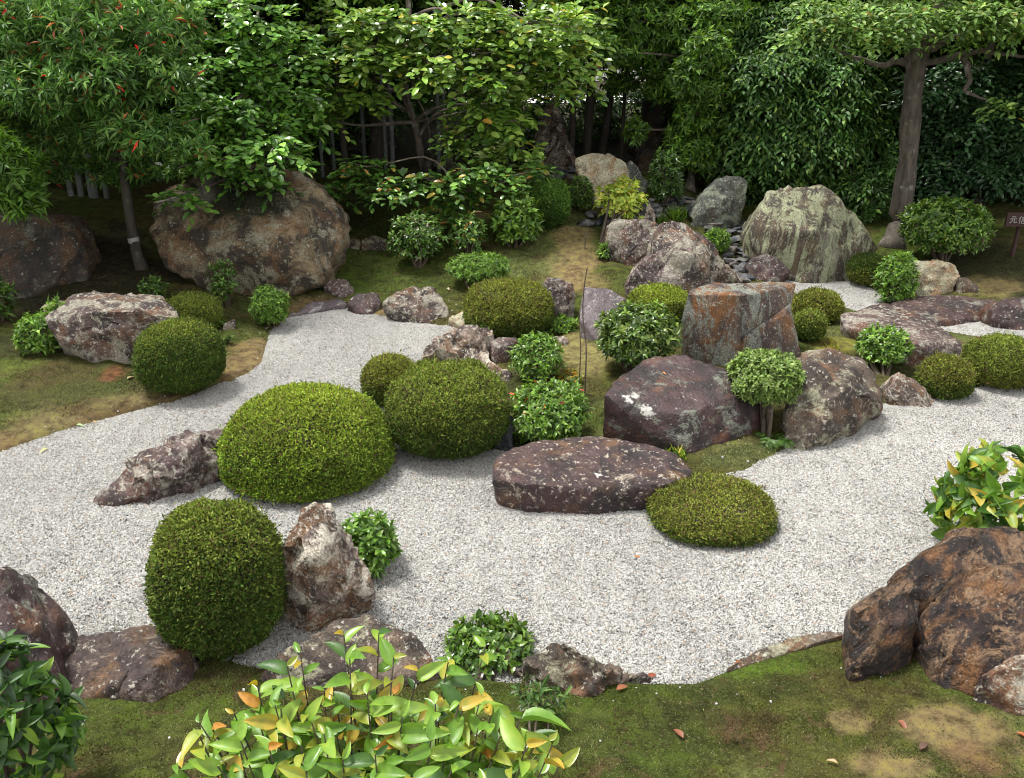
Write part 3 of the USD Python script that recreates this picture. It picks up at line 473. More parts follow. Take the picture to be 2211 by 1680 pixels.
rock('stone_slab', 'flat dark purple ledge rock at the lower left beside the drum shrub', 'stone_ledge', (180, 1512), [(130, 1490), (180, 1514), (240, 1490), (275, 1460), (100, 1410, .18), (170, 1372, .27), (240, 1362, .3), (262, 1400, .2), (285, 1440, .09), (250, 1480, .01)], thick=.02, amp=.02, chip=.5, round_=2, cat='flat rock', sink=.2)
rock('stone_slab', 'flat brown ledge rock sunk in the moss under the drum shrub', 'stone_ledge', (330, 1520), [(240, 1510), (330, 1522), (400, 1490), (440, 1440), (235, 1370, .3), (280, 1352, .34), (350, 1356, .34), (420, 1400, .22), (330, 1440, .05)], thick=.02, amp=.02, chip=.6, round_=2, cat='flat rock', sink=.2)
rock('boulder', 'dark slanting rock at the left edge rising from the lower left bush', 'stone_purple', (70, 1535), [(-160, 1560), (70, 1540), (138, 1530), (-40, 1225, .25), (0, 1232, .24), (30, 1290, .2), (78, 1350, .15), (100, 1400, .1), (125, 1470, .04), (20, 1420, -.02)], thick=.2, amp=.04, chip=.4)
rock('boulder', 'long grey and brown rock in the foreground behind the yellow leaved shrub', 'stone_bank', (760, 1480), [(555, 1468), (650, 1490), (800, 1490), (950, 1465), (600, 1420, .06), (660, 1375, .12), (730, 1338, .18), (790, 1328, .2), (850, 1345, .18), (900, 1380, .12), (942, 1430, .06)], thick=.12, amp=.035, chip=.4)
rock('rock', 'ridged brown rock in the foreground moss beside the small pruned bush', 'stone_bank', (1230, 1505), [(1105, 1462), (1150, 1495), (1240, 1510), (1330, 1490), (1390, 1470), (1140, 1430, .05), (1195, 1392, .1), (1225, 1388, .12), (1270, 1420, .1), (1330, 1450, .06)], thick=.15, amp=.07, f=4, chip=.5, strata=((.6, .3, .7), 9, .014))
rock('rock', 'small red brown stone at the gravel edge beside the ridged brown rock', 'stone_mottled', (1385, 1478), [(1365, 1472), (1405, 1474), (1368, 1458, .02), (1390, 1452, .04), (1404, 1460, .03)], thick=.05, res=.012)
rock('rock', 'thin low rim stone between gravel and green moss in the foreground', 'stone_bank', (1690, 1395), [(1568, 1444, None, .02), (1600, 1424, None, .03), (1640, 1402, None, .035), (1720, 1374, None, .035), (1790, 1362, None, .035), (1824, 1370, None, .03), (1800, 1376, None, .02), (1730, 1386, None, .02), (1640, 1416, None, .015), (1580, 1450, None, .01)], thick=.0, amp=.012, res=.015, sink=.14, round_=1)
rock('boulder', 'huge brown layered rock with orange veins at the right foreground', 'stone_brown', (1990, 1470), [(1990, 1478, .10), (2040, 1488), (2120, 1508), (2300, 1560), (1988, 1345, .10), (2000, 1325, .12), (2085, 1262, .22), (2240, 1200, .38), (2350, 1240, .38), (2090, 1400, .0), (2180, 1440, -.03), (2330, 1500, 0)], thick=.3, amp=.017, f=3.2, chip=.5, round_=0, res=.016,
     more=[([(1842, 1442, .0), (1905, 1452, .02), (1960, 1447, .10), (1843, 1340, .06), (1850, 1322, .08), (1925, 1270, .2), (1985, 1300, .20), (1985, 1340, .13), (1950, 1355, .08)], .1),
           ([(1900, 1290, .16), (1925, 1245, .22), (1990, 1190, .34), (2100, 1147, .50), (2211, 1136, .58), (2330, 1150, .62), (2330, 1205, .5), (2090, 1255, .36), (1990, 1318, .22), (1940, 1335, .16)], .1)])
rock('boulder', 'rough pale brown rock at the right edge below the layered rock', 'stone_mottled', (2180, 1540), [(2100, 1510), (2190, 1545), (2330, 1570), (2120, 1460, .06), (2200, 1420, .1), (2330, 1400, .14)], thick=.1, amp=.05)
rock('rock', 'dark blue grey slate stone standing behind the olive clipped shrub', 'slate_a', (1085, 978), [(1065, 972), (1108, 975), (1066, 915, .04), (1085, 890, .06), (1108, 900, .06)], thick=.15, res=.025)
rock('rock', 'small half buried pinkish stone beside the low clipped mound on the left bank', 'stone_pink', (495, 714), [(478, 714), (508, 710), (484, 698, .03), (505, 688, .05)], thick=.08, res=.018)

# ------------------------------------------------------------------ the dry stream of slate stones
def slate(r, c, s):
    q = unit(r.normal(size=(16, 3))) * s * r.uniform(.8, 1.0, (16, 1))
    M = m3.Manifold.hull_points(q); k = M.to_mesh()
    v, f = np.array(k.vert_properties[:, :3], float), np.array(k.tri_verts)
    a = r.uniform(0, np.pi); tilt = r.normal(0, .22, 2)
    R = trimesh.transformations.euler_matrix(tilt[0], tilt[1], a)[:3, :3]
    return v @ R.T + c, f
def build_stream():
    t = thing('dry_stream', 'dark slate stones laid as a dry stream winding down between the boulders', 'stream', ground(1500, 520), kind='structure')
    r = rng('stream')
    path = [(1235, 372, 44), (1185, 380, 28), (1300, 478, 40), (1345, 460, 44), (1400, 462, 46), (1440, 452, 50), (1480, 445, 44), (1545, 500, 18), (1590, 500, 22), (1585, 530, 26), (1595, 555, 26), (1605, 580, 24), (1600, 600, 20)]
    spots = []
    for px, py, w in path:
        for _ in range(int(w * .85)):
            q = ground(px + r.uniform(-w, w), py + r.uniform(-16, 16))
            if shapely.contains_xy(POND, q[0], q[1]): continue
            if all(np.hypot(*(q - s)[:2]) > .052 for s in spots): spots.append(q)
    for q in spots[:290]:
        L = r.uniform(.055, .10); s = np.array([L, L * r.uniform(.55, .8), L * r.uniform(.25, .42)])
        obj('stone', slate(r, q + [0, 0, .012 + r.uniform(0, .02)], s), 'slate_' + r.choice(list('abcd'), p=[.42, .33, .17, .08]), t, smooth=50)
build_stream()

# ------------------------------------------------------------------ fitting plants to their surveyed place and size
_r0 = np.random.default_rng(5); SPH = unit(_r0.normal(size=(900, 3)))
def ellip(u, n): return u / (np.abs(u) ** n).sum(-1, keepdims=True) ** (1 / n)
def fit(box, n=2.4, c=.42, k=1.0, lift=0.0, trim=4, base=None):
    """Centre x, y, ground z, half width, half depth, height of a rounded body that fills the box (x0, x1, y0, y1) seen from the veranda. lift: free stem height as a share."""
    x0, x1, y0, y1 = box; x0 += trim; x1 -= trim; y0 += trim; y1 -= trim
    g = ground((x0 + x1) / 2, y1 if base is None else base); rx = (x1 - x0) / 2 * depth(g) / F
    xc, yc, h = g[0], g[1] + rx * k * .7, rx * 1.2
    E = ellip(SPH, n)
    for it in range(40):
        zg = float(surface(xc, yc)); lo = zg + lift * h; cz = lo + c * (h - lift * h)
        z = cz + np.where(E[:, 2] > 0, (1 - c), c) * (1 - lift) * h * E[:, 2]
        P = project(np.stack([xc + rx * E[:, 0], yc + rx * k * E[:, 1], z], 1))
        a0, a1, b0, b1 = P[:, 0].min(), P[:, 0].max(), P[:, 1].min(), P[:, 1].max()
        m = depth((xc, yc, cz)) / F
        xc += .7 * ((x0 + x1) - (a0 + a1)) / 2 * m; rx *= 1 + .7 * ((x1 - x0) / (a1 - a0) - 1)
        if base is None: yc -= .5 * (y1 - b1) * m * 2.0
        h += .5 * (b0 - y0) * m
        if base is None and it < 3: yc = max(yc, 1.2)
        h = max(h, .03)
    return xc, yc, zg, rx, rx * k, h
def icos(n=3): return trimesh.creation.icosphere(n)

AZ_TOP = [((.30, .38, .055), .46), ((.20, .28, .032), .28), ((.085, .125, .016), .16), ((.13, .085, .04), .10)]
AZ_FRESH = [((.20, .30, .035), .42), ((.125, .205, .024), .28), ((.055, .10, .013), .20), ((.10, .065, .03), .10)]
AZ_OLIVE = [((.22, .28, .050), .40), ((.13, .18, .028), .30), ((.058, .088, .014), .20), ((.13, .085, .042), .10)]
AZ_BROWN = [((.23, .265, .045), .38), ((.14, .17, .028), .28), ((.15, .105, .045), .16), ((.055, .070, .013), .18)]
AZ_GREEN = [((.075, .135, .020), .38), ((.042, .080, .012), .38), ((.14, .18, .036), .16), ((.07, .05, .024), .08)]
AZ_SHADE = [((.045, .085, .012), .5), ((.026, .052, .008), .3), ((.085, .13, .02), .2)]
def mound(label, box, pal, pal_low=None, n=2.4, c=.40, k=1.0, leaf=.016, cover=2.5, bump_=.05, tuck=.0, cat='clipped shrub', name='clipped_shrub', base=None, group=None, spiky=.9, lowat=(.62, .30)):
    xc, yc, zg, rx, ry, h = fit(box, n, c, k, base=base, trim=5); leaf *= .84
    t = thing(name, label, cat, (xc, yc, zg), group); r = rng(label)
    def body(u):
        E = ellip(u, n); b = 1 + bump_ * 2 * (meshkit.fbm(u * 2.6 + 5, 3, zlib.crc32(label.encode()) % 99) - .5)
        p = np.stack([rx * E[:, 0], ry * E[:, 1], np.where(E[:, 2] > 0, (1 - c), c) * h * E[:, 2] + c * h], 1); p *= b[:, None]
        return p + [xc, yc, zg]
    area = 2 * np.pi * ((rx * ry) ** .5) * (h + .5 * rx); L, W = leaf * .92, leaf * .46
    N = int(cover * area / (L * W * .5))
    u = unit(r.normal(size=(int(N * 1.7), 3))); E = body(u); eps = 1e-3
    nr = unit(np.stack([(E[:, 0] - xc) / rx ** 2, (E[:, 1] - yc) / ry ** 2, (E[:, 2] - zg - c * h) / (h * np.where(u[:, 2] > 0, 1 - c, c)) ** 2], 1))
    keep = (r.uniform(size=len(E)) < 1 - .5 * sstep(.57, .70, meshkit.fbm(E * 10 + 40, 3, 5))) & (E[:, 2] > zg + .012) & ((E[:, 1] < yc + .55 * ry) | (r.uniform(size=len(E)) < .35)); u, E, nr = u[keep][:N], E[keep][:N], nr[keep][:N]; N = len(E)
    # shoots stand a little proud or sunk, in small tufts
    sh = (meshkit.noise(E * 42, 3) - .5) * .016 + r.normal(0, .005, N) - .004
    D = unit(nr * spiky * .6 + unit(r.normal(size=(N, 3))) * .9 + [0, 0, .25]); Nn = unit(nr * 1.1 + .5 * r.normal(size=(N, 3)) + [0, 0, .45])
    col = colours(r, pal, N)
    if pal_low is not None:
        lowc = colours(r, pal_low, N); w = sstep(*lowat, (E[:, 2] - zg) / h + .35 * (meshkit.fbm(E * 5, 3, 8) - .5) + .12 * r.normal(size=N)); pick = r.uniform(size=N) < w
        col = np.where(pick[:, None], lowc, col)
    col = col * (1 + .9 * (meshkit.fbm(E * 6 + 3, 3, 4)[:, None] - .5))
    core = body(icos(3).vertices); ctr = np.array([xc, yc, zg + c * h]); core = ctr + (core - ctr) * np.maximum(1 - .022 / np.linalg.norm(core - ctr, axis=1, keepdims=True), .5); core[:, 2] = np.maximum(core[:, 2], zg - .01)
    obj('twigs', (core, icos(3).faces), 'core_twigs', t, smooth=True)
    stray = r.uniform(size=N) < .012; sh = sh + stray * r.uniform(.008, .022, N)
    v, f, cc = place(TINY, E + nr * sh[:, None], D, Nn, L * np.exp(r.normal(0, .22, N)) * (1 + .7 * stray), W * np.exp(r.normal(0, .2, N)), np.clip(col, .004, .6))
    obj('foliage', (v, f), 'leaf_matte', t, color=cc)
    return t

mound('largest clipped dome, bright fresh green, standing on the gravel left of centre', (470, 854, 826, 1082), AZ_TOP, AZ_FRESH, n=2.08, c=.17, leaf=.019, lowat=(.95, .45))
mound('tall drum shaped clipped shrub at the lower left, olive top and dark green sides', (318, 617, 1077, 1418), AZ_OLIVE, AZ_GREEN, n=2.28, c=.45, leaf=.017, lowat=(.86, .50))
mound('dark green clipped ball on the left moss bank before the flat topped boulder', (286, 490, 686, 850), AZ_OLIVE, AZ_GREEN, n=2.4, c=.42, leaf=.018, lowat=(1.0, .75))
mound('low bright clipped mound behind the flat topped boulder on the left bank', (348, 482, 628, 712), AZ_OLIVE, n=2.2, c=.4, leaf=.017)
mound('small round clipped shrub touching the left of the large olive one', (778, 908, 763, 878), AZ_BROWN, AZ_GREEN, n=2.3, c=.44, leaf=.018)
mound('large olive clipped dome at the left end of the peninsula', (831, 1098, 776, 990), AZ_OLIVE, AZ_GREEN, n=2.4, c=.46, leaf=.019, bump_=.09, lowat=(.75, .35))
mound('round olive clipped shrub at the back edge of the gravel inlet', (1000, 1195, 598, 730), AZ_BROWN, AZ_GREEN, n=2.6, c=.42, leaf=.021, bump_=.07)
mound('flat topped bright clipped shrub between the peaked boulder and the leafy bush', (1353, 1492, 611, 700), AZ_TOP, AZ_OLIVE, n=2.5, c=.38, leaf=.02, lowat=(.9, .5))
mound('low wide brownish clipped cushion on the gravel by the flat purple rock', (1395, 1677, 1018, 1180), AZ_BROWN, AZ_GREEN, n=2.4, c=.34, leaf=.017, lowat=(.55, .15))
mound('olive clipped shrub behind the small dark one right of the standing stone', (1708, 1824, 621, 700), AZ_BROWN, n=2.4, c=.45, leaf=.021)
mound('small dark round clipped shrub right of the standing stone', (1710, 1787, 664, 740), AZ_OLIVE, AZ_GREEN, n=2.4, c=.46, leaf=.019)
mound('small brownish clipped ball on the right gravel shore', (1976, 2107, 763, 865), AZ_BROWN, AZ_GREEN, n=2.4, c=.44, leaf=.019)
mound('wide olive clipped dome at the right edge beside the bridge', (2073, 2262, 719, 840), AZ_OLIVE, AZ_BROWN, n=2.4, c=.42, leaf=.019)
mound('shaded dark olive clipped shrub at the back of the rear gravel', (1825, 1925, 544, 618), AZ_GREEN, AZ_BROWN, n=2.4, c=.45, leaf=.022)
mound('round dark fine leaved shrub on the slope left of the waterfall', (1130, 1234, 384, 492), [((.10, .20, .03), .5), ((.055, .12, .018), .4), ((.16, .27, .05), .1)], [((.06, .13, .02), .5), ((.035, .08, .012), .4)], n=2.2, c=.48, leaf=.03, spiky=.6, bump_=.1)

# ------------------------------------------------------------------ leafy bushes with stems
G_BRIGHT = [((.13, .25, .030), .40), ((.075, .155, .020), .34), ((.20, .31, .05), .16), ((.040, .085, .014), .10)]
G_MID = [((.070, .145, .020), .42), ((.042, .092, .014), .34), ((.13, .22, .035), .18), ((.07, .055, .02), .06)]
G_DARK = [((0.049, 0.105, 0.020), 0.5), ((0.028, 0.064, 0.014), 0.3), ((0.098, 0.189, 0.031), 0.2)]
G_YELLOW = [((.46, .56, .085), .5), ((.32, .46, .06), .35), ((.62, .54, .12), .15)]
G_CAM = [((0.086, 0.190, 0.029), 0.34), ((0.050, 0.120, 0.020), 0.36), ((0.155, 0.280, 0.055), 0.2), ((0.360, 0.300, 0.050), 0.05), ((0.300, 0.150, 0.040), 0.02)]
def whorls(r, tips, axes, per, L, W, pal, T, droop=.2, spread=.85, jit=.2, twig=.0):
    """Rosettes of leaves at the tips, opening round the axes."""
    n = len(tips); idx = np.repeat(np.arange(n), per); m = len(idx)
    a = unit(axes)[idx]; ref = unit(np.cross(a, unit(r.normal(size=(n, 3)))[idx])); b = np.cross(a, ref)
    th = np.tile(np.arange(per) * 2.4, n) + r.normal(0, .3, m); rad = ref * np.cos(th)[:, None] + b * np.sin(th)[:, None]
    el = r.uniform(.1, 1.0, m)[:, None]
    D = unit(rad * spread + a * el - np.array([0, 0, 1.0]) * droop * r.uniform(0, 1, (m, 1))); N = unit(a * .9 - rad * .45 + [0, 0, .5] + .25 * r.normal(size=(m, 3)))
    P = tips[idx] + a * (r.uniform(-1, .1, m) * max(twig, L * .5))[:, None] + rad * L * .05
    col = colours(r, pal, m) * np.repeat(np.exp(r.normal(0, jit, (n, 1))), per, 0)
    return place(T, P, D, N, L * np.exp(r.normal(0, .2, m)), W * np.exp(r.normal(0, .15, m)), np.clip(col, .003, .7))
def bush(label, box, pal, leaf=.035, ratio=.42, lai=5.0, lift=.25, n=2.1, k=1.0, per=6, T=SMALL, mat='leaf_satin', stems=5, cat='shrub', name='leafy_shrub', base=None, up=.8, hollow=.45, rough=.18, foot=None, group=None, parts=False, trim=6, droop=.2):
    xc, yc, zg, rx, ry, h = fit(box, n, .45, k, lift, trim=trim, base=base)
    fx, fy = (xc, yc) if foot is None else ground(*foot)[:2]
    zf = float(surface(fx, fy)); t = thing(name, label, cat, (fx, fy, zf), group); r = rng(label)
    if not parts: leaf *= .76; lai *= 1.35
    L, W = leaf, leaf * ratio; lo = zg + lift * h; cz = lo + .45 * (h - lift * h); rz = (h - lift * h) * .5
    nl = lai * np.pi * rx * (rz + .35 * rx) / (L * W * .55); nt = max(int(nl / per), 6)
    u = unit(r.normal(size=(nt * 2, 3))); u = u[u[:, 2] > -.75][:nt]; nt = len(u)
    q = r.uniform(hollow, 1, (nt, 1)) ** .6; q = q * (1 + rough * 2 * (meshkit.fbm(u * 2.3, 3, zlib.crc32(label.encode()) % 97)[:, None] - .5))
    E = ellip(u, n) * q; E = E * 1.04; tips = np.stack([xc + rx * E[:, 0], yc + ry * E[:, 1], cz + rz * 1.05 * E[:, 2]], 1)
    tips[:, 2] = np.maximum(tips[:, 2], surface(tips[:, 0], tips[:, 1]) + .015)
    axes = unit(u * [1, 1, .6] + [0, 0, up] + .35 * r.normal(size=(nt, 3)))
    for s in range(stems):
        a = 2 * np.pi * s / stems + r.uniform(0, .8); tip = np.array([xc + .55 * rx * math.cos(a), yc + .55 * ry * math.sin(a), cz + r.uniform(-.2, .5) * rz]); f0 = np.array([fx + .02 * math.cos(a), fy + .02 * math.sin(a), zf - .02])
        mid = f0 + (tip - f0) * .5 + np.r_[.15 * rx * r.normal(size=2), .05 * h]
        rad = .011 * min(1.6, rx / .16)
        obj('stem', tube(curve([f0, mid, tip], 8), np.linspace(rad, rad * .45, 8), 6), 'bark_twig', t, smooth=True)
    # fine twigs, joined
    tw = []
    for i in (np.argsort(tips[:, 2])[nt // 4:nt // 4 + 8] if parts else r.choice(nt, min(nt, 26), replace=False)):
        o = np.array([fx + (xc - fx) * .7, fy + (yc - fy) * .7, zf + (cz - zf) * .75]) + r.normal(0, .15, 3) * [rx, ry, rz]
        tw.append(tube(curve([o, o + (tips[i] - o) * .5 + r.normal(0, .08, 3) * rx, tips[i]], 5), np.linspace(.0045, .002, 5), 4))
    obj('twigs', cat_mesh(tw), 'bark_twig', t)
    if not parts:
        v, f, c = whorls(r, tips, axes, per, L, W, pal, T, droop); obj('foliage', (v, f), mat, t, color=c)
    return t, r, tips, axes, (xc, yc, zg, rx, ry, h, L, W)

bush('lone glossy camellia bush on the shaded moss slope', (833, 964, 450, 560), G_MID, leaf=.06, lift=.15, foot=(905, 575), hollow=.3, rough=.3, mat='leaf_glossy', T=OVAL, per=5, lai=4.5)
bush('bright fine leaved bush behind the round olive clipped shrub', (964, 1103, 539, 610), G_BRIGHT, leaf=.04, ratio=.35, lift=.25, foot=(1040, 640), n=2.4, lai=5.5, per=7)
bush('small bright bush against the right side of the huge boulder', (634, 714, 535, 622), G_BRIGHT, leaf=.034, lai=5.5, lift=.1)
bush('round small leaved bush at the bank of the gravel inlet below the huge boulder', (534, 628, 610, 702), G_BRIGHT, leaf=.034, lai=5.5, lift=.12)
bush('thin leggy seedling bush before the huge boulder', (446, 520, 550, 658), G_MID, leaf=.045, lai=2.6, lift=.1, rough=.4, hollow=.2, mat='leaf_glossy')
bush('small dark leaved seedling above the flat topped boulder', (294, 366, 586, 648), G_MID, leaf=.045, lai=3.0, lift=.15, mat='leaf_glossy', rough=.35)
bush('yellow green leafy bush left of the flat topped boulder', (26, 142, 665, 765), G_BRIGHT, leaf=.055, lai=4.2, lift=.05, rough=.3)
bush('taller sprig with long leaves growing before the flat topped boulder', (95, 164, 640, 735), G_BRIGHT, leaf=.085, ratio=.28, lai=3.0, lift=.25, rough=.3, hollow=.2, foot=(130, 742))
bush('leafy bush left of the square standing stone', (1282, 1473, 646, 790), [((.10, .17, .025), .4), ((.055, .105, .016), .34), ((.17, .23, .04), .16), ((.026, .055, .01), .1)], leaf=.055, lai=4.8, lift=.2, foot=(1372, 805), mat='leaf_glossy', T=OVAL, per=6)
bush('sparse leafy bush in the middle of the peninsula moss', (1098, 1222, 712, 818), G_BRIGHT, leaf=.045, lai=3.6, lift=.1, T=OVAL, per=5, mat='leaf_glossy')
bush('spreading bush with a few red leaves behind the flat purple rock', (1095, 1275, 812, 958), G_BRIGHT + [((.42, .03, .02), .006)], leaf=.043, lai=4.6, lift=.08, T=OVAL, per=6, mat='leaf_glossy', rough=.3)
bush('dense rounded camellia bush at the top of the mossy slope', (1058, 1170, 405, 528), G_BRIGHT, leaf=.075, ratio=.46, lai=4.5, lift=.1, T=OVAL, per=6, mat='leaf_glossy', rough=.3)
bush('round glossy bush before the lower bridge slab', (1848, 1974, 696, 790), G_BRIGHT, leaf=.042, ratio=.5, lai=5, lift=.1, foot=(1910, 812), T=OVAL, mat='leaf_glossy')
bush('small bright bush growing at the right of the peaked boulder', (1515, 1582, 485, 548), G_BRIGHT, leaf=.045, ratio=.35, lai=5, lift=.05)
bush('dark little bush at the foot of the largest pale boulder', (1628, 1698, 519, 565), G_MID, leaf=.045, ratio=.36, lai=4.5, lift=.05)
bush('sparse shrub with yellow leaves before the pale waterfall rock', (1284, 1398, 378, 478), G_YELLOW, leaf=.07, ratio=.6, lai=4.0, lift=.15, foot=(1300, 522), T=OVAL, per=5, rough=.35, hollow=.2, stems=6)
bush('dark bush left of the pale waterfall rock', (1224, 1287, 374, 455), G_MID, leaf=.05, ratio=.36, lai=4.8, lift=.05)
bush('loose glossy bush right of the pale waterfall rock', (1395, 1482, 312, 440), G_DARK + [((.07, .13, .02), .3)], leaf=.065, ratio=.36, lai=4.2, lift=.05, mat='leaf_glossy', rough=.35)
bush('wide umbrella shaped bush on bare stems at the far right', (1938, 2148, 422, 545), G_MID + [((.16, .26, .04), .4)], leaf=.06, ratio=.42, lai=7.0, lift=.25, n=2.3, foot=(2035, 570), T=OVAL, mat='leaf_glossy', per=6, stems=7, hollow=.5)
bush('upright bright bush in front of the buff rock', (1884, 1987, 540, 658), G_BRIGHT, leaf=.055, ratio=.4, lai=4.6, lift=.06, rough=.25)
bush('small round bright bush behind the pale pointed rock on the gravel', (728, 862, 1098, 1240), [((.10, .21, .025), .45), ((.055, .12, .015), .35), ((.16, .27, .04), .2)], leaf=.045, ratio=.5, lai=5, lift=.06, T=OVAL, mat='leaf_glossy', per=6)
bush('pruned bush with bare dark stems at the near gravel edge', (962, 1152, 1318, 1452), G_MID + [((.11, .19, .03), .4)], leaf=.044, ratio=.55, lai=6.5, lift=.16, n=2.0, foot=(1058, 1466), T=OVAL, mat='leaf_glossy', per=5, stems=9, hollow=.35)
bush('low leafy groundcover plant beside the mauve slab', (1172, 1252, 678, 722), G_BRIGHT, leaf=.045, lai=4, lift=.02)
bush('pale yellow green seedling by the low clipped mound', (440, 492, 676, 712), [((.16, .24, .03), .6), ((.09, .16, .02), .4)], leaf=.05, ratio=.3, lai=3, lift=.05, stems=2)
bush('dark green seedling right of the left bank clipped ball', (478, 508, 716, 748), G_MID, leaf=.045, lai=3, lift=.05, stems=2)
bush('drooping long leaved shrub at the left edge', (-60, 36, 588, 690), G_MID, leaf=.08, ratio=.3, lai=3.4, lift=.1, mat='leaf_glossy')
bush('tiny bright plant between the peaked boulder and the reddish block rock', (1352, 1386, 590, 632), G_BRIGHT, leaf=.04, lai=4, lift=.05, stems=2)
bush('thin dark seedling growing on the foreground moss beside the yellow leaved shrub', (1108, 1222, 1450, 1560), G_DARK + [((.07, .10, .02), .4)], leaf=.05, ratio=.32, lai=1.5, lift=.25, foot=(1168, 1640), T=OVAL, per=6, hollow=.2, stems=3)

bush('small loose seedling camellia on the slope below the sweeping branches', (972, 1052, 455, 552), G_CAM, leaf=.06, lai=2.4, lift=.1, rough=.35, hollow=.3, T=OVAL, per=5, mat='leaf_glossy')
bush('low bright seedling at the foot of the reddish block rock', (1285, 1330, 520, 565), G_BRIGHT, leaf=.045, lai=3.5, lift=.05, stems=3)
# cloud pruned shrub on two stems
bush('cloud pruned shrub with pale green flat crown on two thin trunks', (1568, 1743, 746, 888), [((.15, .23, .045), .45), ((.09, .155, .03), .35), ((.20, .27, .07), .2)], leaf=.034, ratio=.48, lai=6.5, lift=.40, n=2.3, foot=(1655, 945), T=OVAL, per=6, stems=4, hollow=.6, base=945)

# ------------------------------------------------------------------ shrubs near enough to see each leaf
LEAFPARTS = [big_leaf(c, f_) for c, f_ in ((.35, .35), (.6, .3), (.2, .5), (.8, .45))]
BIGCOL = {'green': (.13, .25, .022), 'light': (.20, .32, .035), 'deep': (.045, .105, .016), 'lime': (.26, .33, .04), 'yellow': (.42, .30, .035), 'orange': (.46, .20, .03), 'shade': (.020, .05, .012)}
def vein_leaf(name, a, b, edge, rough=.44):
    usdkit.material(stage, '/World/Looks/' + name, {
        'g': ('geometry', {}), 'n': ('noise_texture', {'scale': 22.0, 'detail': 4.0, 'roughness': .6}), 'r': ('rgb_ramp', {'ramp': [(.35, a), (.52, b), (.68, edge)]}),
        'v': ('voronoi_texture', {'scale': 160.0}), 'vr': ('rgb_ramp', {'ramp': [(.0, (1, 1, 1)), (.28, (0, 0, 0))]}), 'bu': ('bump', {'strength': .25, 'distance': .0015}),
        'h': ('hsv', {'value': 1.5}), 'p': ('principled_bsdf', {'roughness': rough, 'specular_ior_level': .5}), 't': ('translucent_bsdf', {}), 'm': ('mix_closure', {'fac': .25})},
        [('g.position', 'n.vector'), ('n.fac', 'r.fac'), ('r.color', 'p.base_color'), ('r.color', 'h.color'), ('h.color', 't.color'), ('g.position', 'v.vector'), ('v.distance', 'vr.fac'), ('vr.color', 'bu.height'), ('bu.normal', 'p.normal'), ('p.BSDF', 'm.closure1'), ('t.BSDF', 'm.closure2')], surface='m.closure')
vein_leaf('big_leaf_green', (.085, .19, .016), (.125, .25, .024), (.16, .29, .03))
vein_leaf('big_leaf_light', (.15, .28, .03), (.21, .34, .04), (.26, .36, .045))
vein_leaf('big_leaf_deep', (.030, .085, .012), (.045, .11, .016), (.07, .15, .02))
vein_leaf('big_leaf_lime', (.17, .26, .03), (.26, .31, .035), (.36, .32, .04))
vein_leaf('big_leaf_yellow', (.25, .25, .03), (.42, .31, .04), (.48, .28, .04))
vein_leaf('big_leaf_orange', (.38, .24, .035), (.45, .20, .03), (.40, .12, .02))
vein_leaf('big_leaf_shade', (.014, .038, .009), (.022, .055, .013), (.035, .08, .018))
def leaf_parts(t, r, P, D, N, L, W, kinds, weights, owners=None, most=300):
    w = np.array(weights) / sum(weights)
    order = np.argsort(np.linalg.norm(P - [0, 0, EYE], axis=1) / L)
    if len(order) > most:                                   # the farther leaves, joined
        q = order[most:]; cols = {'green': (.105, .22, .02), 'light': (.18, .31, .035), 'lime': (.24, .28, .035), 'yellow': (.40, .30, .04), 'orange': (.42, .2, .03), 'deep': (.038, .1, .014), 'shade': (.018, .046, .011)}
        v, f, c = place(LEAFPARTS[0], P[q], D[q], N[q], L[q], W[q], np.array([cols[kinds[k]] for k in r.choice(len(kinds), len(q), p=w)]))
        obj('foliage', (v, f), 'leaf_glossy', t, color=c, smooth=True).SetCustomDataByKey('kind', 'stuff')
    for i in order[:most]:
        v, f, _ = place(LEAFPARTS[r.integers(4)], P[i:i + 1], D[i:i + 1], N[i:i + 1], L[i], W[i], np.zeros((1, 3)))
        obj('leaf', (v, f), 'big_leaf_' + kinds[r.choice(len(kinds), p=w)], owners[i] if owners else t, smooth=True)

